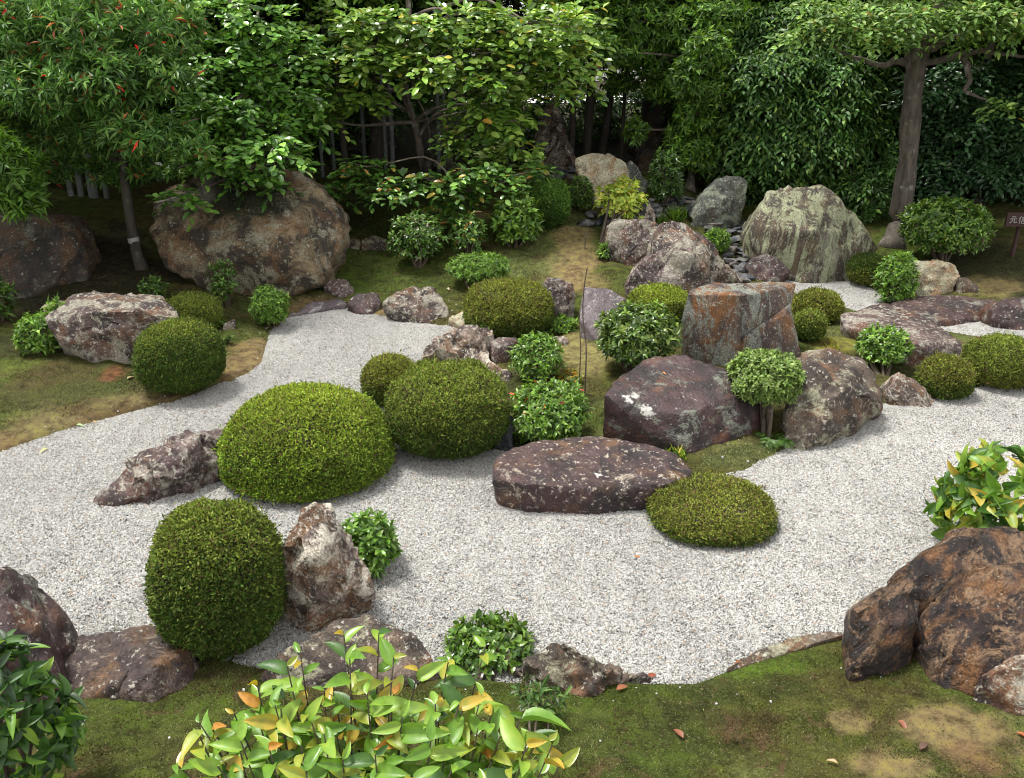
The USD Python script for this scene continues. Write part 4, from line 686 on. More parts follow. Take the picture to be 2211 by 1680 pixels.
def foreground_shrub():
    tips = [(648, 1432, 1.62), (742, 1392, 1.60), (818, 1388, 1.58), (903, 1470, 1.60), (1048, 1418, 1.66), (968, 1452, 1.64), (556, 1480, 1.56), (505, 1540, 1.50), (432, 1592, 1.46), (606, 1530, 1.48), (700, 1492, 1.52), (792, 1500, 1.48), (868, 1548, 1.45), (1000, 1530, 1.52), (1128, 1545, 1.58), (1080, 1590, 1.48),
            (930, 1600, 1.40), (700, 1585, 1.40), (580, 1612, 1.38), (1185, 1600, 1.52), (810, 1630, 1.35), (470, 1655, 1.40), (980, 1655, 1.38), (1100, 1660, 1.42), (660, 1665, 1.32), (380, 1650, 1.44), (890, 1680, 1.32), (1215, 1640, 1.46), (520, 1600, 1.42), (755, 1440, 1.54), (850, 1440, 1.52), (620, 1460, 1.56), (940, 1520, 1.5), (1040, 1500, 1.56), (430, 1560, 1.48), (560, 1560, 1.46), (650, 1610, 1.38), (740, 1640, 1.34), (850, 1500, 1.5), (1060, 1545, 1.52), (1150, 1595, 1.5), (970, 1585, 1.44)]
    _r = rng('extra shoots'); tips += [(x, y + _r.normal(0, 8), 1.56 - (y - 1480) / 250 * .18 + _r.normal(0, .03)) for x, y in zip(_r.uniform(430, 1200, 36), _r.uniform(1500, 1700, 36)) if y > 1440 + .0011 * (x - 800) ** 2]
    foot = np.array([on_y(800, 1700, 1.5)[0], 1.42]); zf = float(surface(*foot))
    t = thing('leafy_shrub', 'foreground shrub with large green, yellow and orange leaves at the bottom centre', 'shrub', (foot[0], foot[1], zf)); r = rng('foreground')
    P, D, N, L, S = [], [], [], [], []
    tips = [(px, py - 22 * (py < 1480), y) for px, py, y in tips]
    for i, (px, py, y) in enumerate(tips):
        tip = on_y(px, py, y); f0 = np.array([foot[0] + (tip[0] - foot[0]) * .2 + .03 * r.normal(), foot[1] + .05 * r.normal(), zf - .02])
        c = curve([f0, f0 + (tip - f0) * [.55, .5, .5] + .015 * r.normal(size=3), tip], 12)
        st = obj('stem', tube(c, np.linspace(.0042, .0016, 12), 5), 'bark_twig', t, smooth=True)
        n = 9; s0 = r.uniform(0, 6.28)
        for j in range(n):
            s = 1 - (j / n) ** 1.25 * .42; q = c[0] + 0; kk = s * 11; a = int(min(kk, 10)); q = c[a] + (c[a + 1] - c[a]) * (kk - a); ax = unit(c[a + 1] - c[a])
            th = s0 + 2.4 * j; rad = np.array([math.cos(th), math.sin(th), 0]); el = .75 * (1 - j / n) + .1
            S.append(st); P.append(q); D.append(unit(rad * 1.1 + ax * (el * .9 - .15) + .2 * r.normal(size=3))); N.append(unit(ax * .5 + [0, -.55, .6] - rad * .2 + .42 * r.normal(size=3))); L.append(.064 * math.exp(.2 * r.normal()) * (.6 if j == 0 else 1))
    P, D, N, L = map(np.array, (P, D, N, L))
    leaf_parts(t, r, P, D, N, L, L * r.uniform(.42, .52, len(L)), ['green', 'light', 'lime', 'yellow', 'orange', 'deep'], [.34, .24, .19, .10, .03, .10], S, 300)
foreground_shrub()

def near_bush(label, box, leaf, ratio, nt, per, kinds, weights, k=1.0, lift=.05, n=2.2, row=1720, **kw):
    t, r, tips, axes, g = bush(label, box, G_MID, leaf=leaf, ratio=ratio, lift=lift, k=k, n=n, parts=True, stems=5, **kw)
    pp = project(tips); ok = (pp[:, 0] > -50) & (pp[:, 0] < 2250) & (pp[:, 1] < row); tips, axes = tips[ok], axes[ok]
    half = tips[:, 1] < g[1] + .35 * g[4]; tips, axes = tips[half], axes[half]
    front = r.permutation(len(tips))[:nt]; tips, axes = tips[front], axes[front]
    idx = np.repeat(np.arange(len(tips)), per); m = len(idx); a = axes[idx]; ref = unit(np.cross(a, unit(r.normal(size=(len(tips), 3)))[idx])); b = np.cross(a, ref)
    th = np.tile(np.arange(per) * 2.4, len(tips)); rad = ref * np.cos(th)[:, None] + b * np.sin(th)[:, None]; el = r.uniform(.2, .9, (m, 1))
    P = tips[idx] - a * r.uniform(0, .5, (m, 1)) * leaf
    leaf_parts(t, r, P, unit(rad + a * el), unit(a - rad * .4 + [0, -.1, .4] + .2 * r.normal(size=(m, 3))), leaf * np.exp(r.normal(0, .18, m)), leaf * ratio * np.exp(r.normal(0, .12, m)), kinds, weights)
near_bush('bush with big yellow green leaves at the right edge above the layered rock', (2022, 2330, 962, 1200), .082, .58, 60, 5, ['green', 'lime', 'light', 'deep', 'yellow'], [.34, .18, .08, .34, .06], lai=26, hollow=.92, up=.0, rough=.05, row=1165)
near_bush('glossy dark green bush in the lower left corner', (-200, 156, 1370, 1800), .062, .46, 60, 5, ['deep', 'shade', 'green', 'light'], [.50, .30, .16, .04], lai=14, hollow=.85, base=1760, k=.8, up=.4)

# ------------------------------------------------------------------ trees
def leafy(r, blobs, L, ratio, pal, T, lai=5.0, kind='spray', per=7, twig=.22, droop=.25, shell=.5, up=.5, pal2=None):
    """Foliage of a crown: leafy twigs spread through the blobs (centre, radii), denser outside."""
    out = []; W = L * ratio
    for c, R in blobs:
        c, R = np.asarray(c, float), np.asarray(R, float)
        nl = lai * np.pi * R[0] * (R[2] + .3 * R[1]) / (L * W * .55); nt = max(int(nl / per), 3)
        u = unit(r.normal(size=(nt, 3))); q = r.uniform(shell ** 3, 1, (nt, 1)) ** (1 / 3)
        q = q * (1 + .7 * (meshkit.fbm(u * 1.9 + c, 3, 11)[:, None] - .5))
        P = c + u * q * R; ok = P[:, 2] > surface(P[:, 0], P[:, 1]) + .05; P, u = P[ok], u[ok]; nt = len(P)
        if not nt: continue
        if kind == 'whorl':
            out.append(whorls(r, P, unit(u * [1, 1, .6] + [0, 0, up] + .35 * r.normal(size=(nt, 3))), per, L, W, pal, T, droop, jit=.25)); continue
        ax = unit(u * [1, 1, .35] + .8 * r.normal(size=(nt, 3)) * [1, 1, .35] - [0, 0, droop * .5])
        idx = np.repeat(np.arange(nt), per); m = len(idx); s = np.tile(np.linspace(0, 1, per), nt); side = np.tile(np.where(np.arange(per) % 2, 1.0, -1.0), nt)[:, None]
        a = ax[idx]; b = unit(np.cross(a, [0, 0, 1.0])); pos = P[idx] + a * ((s - .5) * twig)[:, None] - np.array([0, 0, 1.0]) * (s ** 2 * twig * .35)[:, None]
        D = unit(a * (.45 + .8 * s[:, None] ** 3) + side * b * (1 - s[:, None] ** 6) - np.array([0, 0, 1.0]) * droop + .22 * r.normal(size=(m, 3)))
        N = unit(np.array([0, 0, 1.0]) * up + u[idx] * .35 + [0, -.30, .5] + .32 * r.normal(size=(m, 3)))
        col = colours(r, pal, m) * np.repeat(np.exp(r.normal(0, .25, (nt, 1))), per, 0)
        out.append(place(T, pos, D, N, L * np.exp(r.normal(0, .18, m)), W * np.exp(r.normal(0, .12, m)), np.clip(col, .003, .7)))
    return join(out)
def B(px, py, y, rx, ry, rd=None):
    """A clump of the crown seen at (px, py), y metres back, rx and ry in picture units."""
    c = on_y(px, py, y); k = depth(c) / F; return c, (rx * k, (rd or .8 * max(rx, ry)) * k, ry * k)
def Wd(x, y, z, r, rz=None): return (x, y, z), (r, r, rz or r * .7)
def tree(label, trunk, r0, blobs, L, ratio, pal, T=OVAL, lai=5.0, kind='spray', per=7, twig=.22, mat='leaf_glossy', bark='bark_grey', limbs=(), cat='tree', name='tree', droop=.25, up=.5, group=None, taper=.45, shell=.5, autolimb=True):
    """trunk: [(px, py) at the ground, then (px, py, y) or world points]."""
    r = rng(label)
    def pt(q): return np.array(q[1:], float) if q[0] == 'w' else (ground(*q) if len(q) == 2 else on_y(*q))
    p = np.array([pt(q) for q in trunk]); p[0, 2] -= .03
    t = thing(name, label, cat, p[0], group)
    c = curve(p, 20); c[1:] += np.cumsum(r.normal(0, .006, (19, 3)), 0) * .5
    rad = np.linspace(r0, r0 * taper, 20) * (1 + .06 * r.normal(size=20)); rad[0] *= 1.5; rad[1] *= 1.15
    obj('trunk', tube(c, rad, 12), bark, t, smooth=True)
    done = []
    for l in limbs:
        q = np.array([pt(x) for x in l]); cc = curve(q, 14); cc[1:-1] += r.normal(0, .008, (12, 3))
        obj('branch', tube(cc, np.linspace(min(r0 * .5, .035), .006, 14), 7), bark, t, smooth=True)
    if autolimb:
        for b, R in blobs:
            i = np.argmin(np.linalg.norm(c - np.asarray(b), axis=1) + np.where(np.arange(20) < 6, 5, 0) + np.maximum(c[:, 2] - b[2], 0)); i = min(i, 18)
            a = c[i]; b = np.asarray(b); mid = a + (b - a) * .5 + [0, 0, .1 * np.linalg.norm(b - a)] + r.normal(0, .06, 3)
            obj('branch', tube(curve([a, mid, b, b + (b - a) * .15], 9), np.linspace(min(r0 * .45, .03), .006, 9), 6), bark, t, smooth=True)
    v, f, cc = leafy(r, blobs, L, ratio, pal, T, lai, kind, per, twig, droop, shell, up)
    obj('crown', (v, f), mat, t, color=cc)
    return t

TI = [((0.085, 0.188, 0.033), 0.38), ((0.048, 0.115, 0.022), 0.34), ((0.163, 0.275, 0.060), 0.2), ((0.625, 0.056, 0.031), 0.01), ((0.375, 0.125, 0.050), 0.012)]
TC = [((0.112, 0.250, 0.035), 0.38), ((0.065, 0.155, 0.024), 0.3), ((0.172, 0.310, 0.055), 0.24), ((0.030, 0.080, 0.015), 0.08)]
TY = [((0.163, 0.280, 0.042), 0.38), ((0.095, 0.190, 0.029), 0.28), ((0.249, 0.360, 0.066), 0.22), ((0.043, 0.100, 0.017), 0.1), ((0.460, 0.380, 0.050), 0.018), ((0.400, 0.220, 0.040), 0.003)]
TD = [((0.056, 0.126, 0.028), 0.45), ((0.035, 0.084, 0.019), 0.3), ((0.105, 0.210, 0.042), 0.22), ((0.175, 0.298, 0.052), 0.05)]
TB = [((0.036, 0.087, 0.030), 0.5), ((0.024, 0.063, 0.024), 0.3), ((0.068, 0.135, 0.051), 0.2)]
TY1 = float(ground(305, 580)[1])
# left evergreen with some red leaves
T1 = tree('spreading evergreen with narrow leaves, some red, leaning in from the upper left', [(308, 580), (290, 520, TY1 + .02), (278, 440, TY1 + .03), (258, 300, TY1 + .05), (240, 120, TY1 + .05), ('w', -3.2, TY1 + .1, 3.0)], .042,
     [B(60, 60, 7.0, 130, 75), B(200, 70, 6.9, 130, 80), B(350, 60, 7.0, 110, 70), B(110, 190, 6.7, 120, 60), B(230, 170, 6.7, 110, 62), B(340, 160, 6.8, 90, 60), B(300, 285, 6.7, 100, 40), B(390, 300, 6.7, 70, 36), B(180, 270, 7.2, 120, 60), B(255, 365, 7.6, 80, 34), B(90, 330, 7.6, 110, 60), B(330, 350, 7.5, 80, 30), B(-40, 150, 7.0, 110, 120),
      Wd(-5.3, 7.0, 2.5, 1.1), Wd(-6.2, 6.4, 2.0, 1.2), Wd(-6.2, 7.8, 2.0, 1.3), Wd(-3.4, 8.6, 2.7, .8), Wd(-2.5, 8.9, 2.9, .8), Wd(-4.6, 8.2, 2.8, .9), Wd(-3.2, 9.2, 3.1, 1.1), Wd(-4.6, 9.2, 2.4, 1.0)], .078, .26, TI, SMALL, lai=4.4, kind='whorl', per=9, mat='leaf_satin', up=.6, shell=.6, bark='bark_dark')
_q = on_y(289, 518, TY1 + .02); obj('tag', tube([_q - [0, 0, .022], _q, _q + [-.004, 0, .022]], [.047, .047, .047], 12), 'shade_dimmed_paint', T1, label='small pale band round the trunk')
tree('pale green leafy branch drooping at the left edge before the shaded boulder', [(-90, 640), (-80, 500, 6.6), (-40, 350, 6.5), (-10, 300, 6.4)], .03, [B(20, 380, 6.3, 75, 85), B(-60, 330, 6.3, 90, 90), B(55, 440, 6.3, 40, 36)], .085, .28, [((.09, .19, .022), .5), ((.055, .12, .016), .4), ((.14, .25, .035), .1)], SMALL, lai=4.2, kind='whorl', per=6, mat='leaf_satin', cat='shrub', name='leafy_branch')
# camellias
tree('camellia with rounded light green leaves hanging over the huge boulder', [(700, 520), (690, 430, 8.7), (640, 330, 8.6), (560, 200, 8.4), (500, 60, 8.3), ('w', -2.3, 8.3, 3.0)], .045,
     [B(430, 190, 7.5, 70, 45), B(480, 120, 7.7, 90, 60), B(560, 40, 7.7, 80, 50), B(560, 150, 7.8, 80, 60), B(480, 235, 7.3, 70, 36), B(430, 255, 7.2, 50, 30), B(560, 270, 7.5, 80, 45), B(500, 335, 7.2, 90, 34), B(590, 320, 7.2, 60, 34), B(420, 350, 7.1, 60, 22), B(385, 425, 7.0, 38, 30), B(540, 385, 7.2, 55, 22), B(640, 230, 8.0, 70, 60), B(650, 120, 8.2, 60, 60), B(440, 30, 7.9, 80, 40), B(600, 400, 7.3, 24, 16), B(640, 330, 8.0, 40, 40),
      Wd(-2.2, 9.6, 2.9, .9), Wd(-1.4, 9.8, 2.8, .8)], .074, .62, TC, ROUND, lai=3.0, twig=.2, droop=.08)
tree('camellia with yellowish green leaves and twin curved trunks in the centre back', [(925, 352), (905, 300, 9.3), (880, 220, 9.3), (872, 140, 9.25), (885, 40, 9.2), ('w', -1.0, 9.2, 3.1)], .048,
     [B(700, 60, 8.8, 70, 55), B(790, 60, 8.5, 90, 50), B(880, 60, 8.4, 90, 45), B(990, 45, 8.4, 100, 45), B(1090, 60, 8.4, 90, 50), B(1200, 70, 8.4, 80, 60), B(730, 140, 8.5, 80, 40), B(820, 125, 8.3, 80, 34), B(920, 135, 8.2, 80, 32), B(1040, 115, 8.2, 80, 36), B(1150, 110, 8.3, 70, 40), B(1240, 150, 8.5, 50, 60), B(760, 205, 8.6, 90, 34), B(1000, 175, 8.2, 90, 30), B(1090, 160, 8.2, 60, 30), B(1180, 180, 8.4, 60, 36), B(1030, 235, 8.4, 60, 30), B(1085, 265, 8.4, 60, 40), B(700, 260, 8.7, 60, 36), B(1110, 225, 8.6, 40, 30), B(1250, 60, 8.8, 60, 60),
      Wd(-1.6, 9.9, 2.8, .8), Wd(-.4, 9.8, 2.9, .9), Wd(.6, 9.9, 2.9, .8), Wd(-.8, 10.6, 3.1, 1.0), Wd(.5, 10.7, 3.1, 1.0)], .088, .62, TY, ROUND, lai=3.1, twig=.22, droop=.05,
     limbs=[[(940, 352), (925, 280, 9.25), (905, 215, 9.2), (868, 200, 9.1), (840, 190, 9.0)], [(905, 300, 9.3), (870, 215, 9.2), (850, 190, 9.0)], [(900, 215, 9.2), (890, 150, 9.1), (920, 80, 9.0)], [(880, 240, 9.3), (800, 180, 9.0), (740, 120, 8.9)]])
tree('camellia with a knobbly pale trunk left of the pointed summit rock', [(975, 362), (970, 300, 9.4), (962, 265, 9.4), (985, 230, 9.35), (1060, 150, 9.2), (1120, 60, 9.2)], .05,
     [B(1010, 300, 9.0, 70, 36), B(1090, 320, 8.9, 70, 34), B(1060, 215, 9.1, 70, 50), B(1210, 20, 9.3, 80, 50)], .082, .62, TY, ROUND, lai=2.6, twig=.22, droop=.1, bark='bark_grey', limbs=[[(970, 300, 9.4), (1000, 318, 9.2), (1060, 310, 9.0)], [(962, 265, 9.4), (935, 245, 9.3), (950, 225, 9.2)]])
tree('low spreading camellia branches sweeping across the slope in front of the trunks', [(985, 520), (992, 470, 8.3), (1000, 420, 8.2), (980, 395, 8.2)], .022,
     [B(850, 400, 8.0, 70, 24), B(930, 390, 8.0, 70, 26), B(1000, 385, 7.9, 60, 24), B(1075, 380, 7.9, 60, 26), B(790, 360, 8.3, 60, 30), B(1150, 365, 8.3, 50, 20), B(985, 440, 8.1, 50, 36), B(740, 410, 8.3, 50, 24)], .074, .62, G_CAM, ROUND, lai=2.8, twig=.2, droop=.08, cat='shrub', name='camellia', up=.8,
     limbs=[[(990, 420, 8.2), (900, 415, 8.1), (820, 395, 8.1)], [(1000, 420, 8.2), (1060, 395, 8.0), (1140, 370, 8.2)]])
# right half
tree('slender evergreen with light leaves beside the dark opening', [(1490, 410), (1500, 300, 9.9), (1520, 150, 9.8), (1540, 20, 9.8), ('w', 2.1, 9.8, 2.9)], .04,
     [B(1530, 110, 9.2, 60, 50), B(1490, 160, 9.2, 50, 45), B(1550, 190, 9.2, 45, 40), B(1500, 240, 9.3, 45, 45), B(1560, 30, 9.4, 70, 40), B(1470, 60, 9.6, 60, 50), B(1510, 320, 9.4, 50, 50), B(1470, 290, 9.5, 40, 40), B(1540, 270, 9.4, 40, 40), B(1390, 50, 9.8, 70, 50), B(1330, 110, 9.6, 60, 34), B(1375, 280, 9.5, 26, 30), B(1410, 130, 9.8, 54, 36), B(1310, 40, 9.8, 60, 44), B(1430, 190, 9.8, 44, 30), B(1340, 180, 10.2, 40, 22),
      Wd(1.9, 10.3, 2.8, .9), Wd(1.2, 10.8, 2.7, .9), Wd(1.5, 11.4, 2.6, .9)], .068, .38, [((.09, .185, .024), .4), ((.05, .115, .016), .4), ((.16, .27, .035), .2)], SMALL, lai=4.4, kind='whorl', per=6, mat='leaf_satin')
tree('tall dark evergreen with layered drooping sprays behind the largest pale boulder', [(1745, 385), (1750, 250, 10.3), (1740, 100, 10.2), ('w', 3.6, 10.2, 3.4)], .07,
     [B(1640, 60, 9.5, 80, 50), B(1720, 40, 9.6, 90, 45), B(1820, 60, 9.6, 80, 50), B(1640, 140, 9.2, 80, 36), B(1720, 130, 9.3, 80, 36), B(1800, 150, 9.3, 80, 40), B(1640, 215, 9.2, 75, 36), B(1720, 210, 9.2, 80, 36), B(1810, 230, 9.2, 75, 40), B(1620, 285, 9.2, 60, 36), B(1690, 290, 9.1, 70, 36), B(1770, 300, 9.1, 70, 36), B(1850, 300, 9.3, 60, 45), B(1650, 350, 9.2, 70, 28), B(1880, 180, 9.6, 60, 60), B(1580, 350, 9.5, 40, 36), B(1850, 395, 9.0, 60, 34), B(1740, 365, 9.4, 70, 24), B(1900, 250, 9.6, 50, 60), B(1600, 400, 9.6, 60, 30),
      Wd(3.0, 10.6, 2.8, .9), Wd(3.9, 10.6, 2.8, .9), Wd(3.4, 10.6, 3.3, 1.2), Wd(2.4, 10.6, 3.2, 1.0)], .066, .40, [((.055, .13, .024), .45), ((.032, .082, .017), .3), ((.10, .19, .035), .2), ((.15, .24, .04), .05)], lai=3.8, per=9, twig=.3, droop=.5, mat='leaf_satin')
tree('grey trunked tree forking at the right, with pale green leaves along the top', [(1925, 535), (1942, 470, 8.6), (1958, 380, 8.55), (1970, 260, 8.5), (1980, 150, 8.5), (1994, 95, 8.5), (2025, 40, 8.5), (2060, -30, 8.5), ('w', 4.5, 8.6, 2.9)], .098,
     [B(1770, 50, 7.9, 60, 26), B(1715, 80, 7.9, 40, 18), B(1850, 25, 7.8, 70, 24), B(1890, 70, 7.7, 60, 22), B(1960, 30, 7.7, 70, 26), B(2060, 40, 7.8, 60, 24), B(2140, 25, 7.7, 80, 26), B(2200, 70, 7.8, 50, 24), B(1840, 75, 7.8, 40, 18), B(2175, 228, 7.7, 34, 12), B(2140, 215, 7.7, 20, 8), B(1935, 85, 7.8, 40, 16), B(2110, 75, 8.0, 40, 16), B(1760, 10, 8.0, 70, 20),
      Wd(3.6, 8.4, 2.5, .7), Wd(4.6, 8.2, 2.6, .8), Wd(5.4, 7.9, 2.6, .9), Wd(6.3, 7.6, 2.4, 1.0), Wd(5.6, 8.8, 2.7, .9)], .062, .46, [((.14, .25, .048), .4), ((.08, .16, .028), .35), ((.21, .30, .07), .2), ((.36, .28, .05), .012)], lai=2.5, per=6, twig=.2, droop=.12, taper=.72, autolimb=False, mat='leaf_satin', bark='bark_brown',
     limbs=[[(1966, 150, 8.5), (1955, 95, 8.4), (1960, 40, 8.3), (1930, -20, 8.2)], [(1962, 128, 8.5), (1905, 138, 8.2), (1850, 128, 8.1), (1810, 105, 8.0), (1765, 65, 7.9)], [(1985, 140, 8.5), (2060, 122, 8.3), (2120, 110, 8.2), (2211, 120, 8.1), (2280, 115, 8.0)], [(2075, 120, 8.3), (2092, 145, 8.2), (2097, 170, 8.1), (2083, 195, 8.0), (2112, 207, 7.9), (2140, 222, 7.8)], [(1985, 120, 8.5), (2060, 80, 8.2), (2130, 50, 7.9)]])
tree('dark blue green camellia with glossy leaves at the far right back', [(2120, 480), (2110, 350, 9.6), (2120, 180, 9.5), ('w', 5.2, 9.6, 3.0)], .06,
     [B(2020, 190, 9.2, 70, 50), B(2100, 170, 9.2, 80, 50), B(2180, 180, 9.2, 80, 60), B(2030, 270, 9.2, 60, 50), B(2110, 270, 9.1, 80, 45), B(2190, 280, 9.1, 70, 50), B(2060, 345, 9.1, 70, 40), B(2140, 360, 9.0, 70, 40), B(2200, 380, 9.0, 60, 40), B(2030, 400, 9.1, 60, 30), B(2260, 250, 9.2, 80, 120), B(1990, 330, 9.3, 50, 50),
      Wd(4.9, 9.4, 2.9, .9), Wd(5.9, 9.2, 2.9, .9), Wd(5.2, 10.4, 3.2, 1.2)], .066, .52, TB + [((.05, .09, .03), .06)], lai=4.4, twig=.2)
tree('low leafy tree filling the shade right of the largest pale boulder', [(1900, 500), (1890, 430, 9.2), (1880, 380, 9.2)], .02, [B(1900, 400, 9.0, 50, 40), B(1880, 460, 8.9, 40, 40), B(1935, 350, 9.2, 40, 40), B(1840, 440, 9.2, 40, 30)], .07, .36, TD, SMALL, lai=4, kind='whorl', per=6, cat='shrub', name='leafy_shrub', mat='leaf_satin')

# dark wood behind, each tree its own, with crowns closing over the garden's back
def wood():
    names = ['dense dark evergreen at the far left of the wood', 'dense dark evergreen behind the leaning left evergreen', 'dark evergreen behind the drooping camellia', 'dark evergreen behind the bamboo stems', 'dark evergreen left of the bright gap in the wood', 'dark tree with a broad black trunk right of the bright gap', 'dark evergreen behind the slender light leaved tree', 'dense dark evergreen behind the layered evergreen', 'dark evergreen behind the grey forked trunk', 'dense dark evergreen behind the glossy camellia', 'dense dark evergreen at the far right of the wood']
    spec = [(-6.4, 9.6), (-4.9, 10.6), (-3.4, 11.2), (-2.0, 11.6), (-.45, 12.0), (1.75, 11.6), (3.0, 12.2), (4.3, 11.9), (5.6, 11.2), (6.8, 10.6), (8.0, 9.4)]
    for i, ((x, y), nm) in enumerate(zip(spec, names)):
        z = float(surface(x, y)); r = rng(nm); gap = i in (4, 5)
        bl = [Wd(x + r.uniform(-.3, .3), y + r.uniform(-.3, .3), z + 3.0 + r.uniform(-.2, .3), 1.35, 1.0), Wd(x + r.uniform(-.6, .6), y + .2, z + 2.1, 1.15, .7), Wd(x - .5, y - .9, z + 3.2, 1.0, .6), Wd(x + .5, y - 1.0, z + 2.9, 1.0, .6)]
        if i == 4: bl += [Wd(x + .5, y + .4, z + 1.55, 1.0, .5), Wd(x + .7, y + .3, z + 1.0, .7, .35)]
        if i == 5: bl += [Wd(x - .3, y + .4, z + 1.5, 1.0, .55), Wd(x + .5, y + .2, z + .9, .6, .5)]
        if not gap: bl += [Wd(x + r.uniform(-.3, .3), y + .1, z + 1.1, 1.05, .75), Wd(x + r.uniform(-.5, .5), y + .3, z + .45, 1.0, .5)]
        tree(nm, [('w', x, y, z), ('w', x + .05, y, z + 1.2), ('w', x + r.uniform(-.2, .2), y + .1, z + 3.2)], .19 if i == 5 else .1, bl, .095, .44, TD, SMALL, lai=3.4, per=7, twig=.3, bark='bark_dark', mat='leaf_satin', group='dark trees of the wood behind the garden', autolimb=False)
    for i, (x, y) in enumerate([(-7.5, 12.5), (-5.5, 13.4), (-3.6, 14), (-1.9, 14.5), (3.6, 14.6), (5.6, 14.2), (7.6, 13.2), (9.5, 11.5)]):
        nm = 'second row evergreen, ' + ['leftmost', 'behind the red leaved tree', 'behind the drooping camellia', 'behind the twin curved trunks', 'behind the layered evergreen', 'behind the forked trunk', 'behind the far right camellia', 'rightmost'][i] + ' in the deep wood'
        r = rng(nm); z = float(surface(x, y))
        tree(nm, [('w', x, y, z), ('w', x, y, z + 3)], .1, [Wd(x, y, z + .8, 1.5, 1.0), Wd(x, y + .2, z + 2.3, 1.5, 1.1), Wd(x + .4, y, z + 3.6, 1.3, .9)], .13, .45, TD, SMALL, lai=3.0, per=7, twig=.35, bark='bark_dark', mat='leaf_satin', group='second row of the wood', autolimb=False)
wood()
for i, (x, y, rr, lab) in enumerate([(.1, 12.4, .6, 'dark undergrowth bush left of the bright gap'), (.9, 12.8, .6, 'dark undergrowth bush under the bright gap'), (1.7, 12.9, .6, 'dark undergrowth bush beside the broad black trunk'), (2.4, 12.4, .6, 'dark undergrowth bush right of the broad black trunk')]):
    r = rng(lab); z = float(surface(x, y)); t = thing('undergrowth_bush', lab, 'bush', (x, y, z), 'undergrowth of the wood')
    obj('stem', tube(curve([(x, y, z - .03), (x + .05, y, z + .2), (x, y, z + .4)], 6), np.linspace(.02, .01, 6), 6), 'bark_dark', t, smooth=True)
    v, f, c = leafy(r, [Wd(x, y, z + .24, rr, .46)], .08, .45, TD, SMALL, lai=4); obj('foliage', (v, f), 'leaf_satin', t, color=c)
# slim dark trunks in the opening
for i, (px, y, r0, lab) in enumerate([(812, 10.6, .10, 'dark upright trunk left of the twin curved camellia trunks'), (1268, 11.0, .05, 'slim dark trunk just right of the pointed summit rock'), (1300, 11.2, .045, 'second slim dark trunk right of the pointed summit rock'), (1345, 10.8, .02, 'thin pole like trunk in the middle of the opening'), (1052, 10.6, .05, 'leaning dark trunk behind the low camellia sprays'), (1235, 10.9, .035, 'thin dark trunk directly behind the pointed summit rock'), (1130, 10.8, .04, 'dark trunk left of the pointed summit rock'), (1560, 11.0, .05, 'dark trunk behind the slender light leaved evergreen'), (740, 10.4, .035, 'thin dark trunk behind the drooping camellia')]):
    p = on_y(px, 260, y); z = float(surface(p[0], y)); r = rng(lab)
    t = thing('slender_tree', lab, 'tree', (p[0], y, z)); lean = r.normal(0, .06)
    obj('trunk', tube(curve([(p[0], y, z - .05), (p[0] + lean, y, z + 1.3), (p[0] + 1.5 * lean, y + .05, z + 2.9)], 12), np.linspace(r0 * 1.15, r0 * .7, 12), 10), 'bark_dark', t, smooth=True)
    v, f, c = leafy(r, [Wd(p[0] + 1.5 * lean, y, z + 2.9, .8, .5)], .1, .42, TD, SMALL, lai=2.6); obj('crown', (v, f), 'leaf_satin', t, color=c)

# bamboo culms
def culm_mesh(h, rad):
    n = int(h / .28); P, R = [(0, 0, -.05)], [rad]
    for k in range(1, n):
        z = k * .28
        for dz, s in ((-.012, 1.0), (-.004, 1.13), (.004, 1.13), (.012, .97)): P.append((.02 * math.sin(k * .9) * .3, 0, z + dz)); R.append(rad * s * (1 - .25 * k / n))
    P.append((0, 0, h)); R.append(rad * .72)
    return tube(P, R, 10)
CULMS = [(165, 480, 8.9, .03), (186, 478, 8.9, .032), (212, 476, 8.9, .05), (238, 470, 8.9, .026), (270, 465, 9.3, .02), (350, 440, 9.6, .022), (835, 395, 10.4, .022), (850, 395, 10.4, .026), (948, 380, 10.3, .028), (962, 380, 10.4, .024), (790, 395, 10.7, .024), (700, 420, 10.0, .02), (725, 415, 10.4, .022)]
CULM_LABELS = ['leftmost grey bamboo culm behind the shadowed boulder at the left', 'second grey bamboo culm from the left in the dark gap behind the flat topped boulder', 'thickest grey bamboo culm in the dark gap behind the flat topped boulder', 'thin grey bamboo culm just right of the thickest one', 'thin bamboo culm left of the leaning evergreen trunk', 'thin bamboo culm close beside the huge boulder', 'left one of the two culms right of the dark upright trunk', 'right one of the two culms right of the dark upright trunk', 'left one of the two pale culms between the camellia trunks', 'right one of the two pale culms between the camellia trunks', 'bamboo culm left of the dark upright trunk', 'thin bamboo culm right behind the huge boulder', 'second thin bamboo culm right behind the huge boulder']
for i, (px, py, y, rad) in enumerate(CULMS):
    p = on_y(px, py, y); z = float(surface(p[0], y))
    t = thing('bamboo_culm', CULM_LABELS[i], 'bamboo', (p[0], y, z), 'bamboo culms behind the garden')
    cv, cf = culm_mesh(3.0, rad); obj('culm', (cv + np.array([p[0], y, z]), cf), 'bamboo_skin', t, smooth=True)

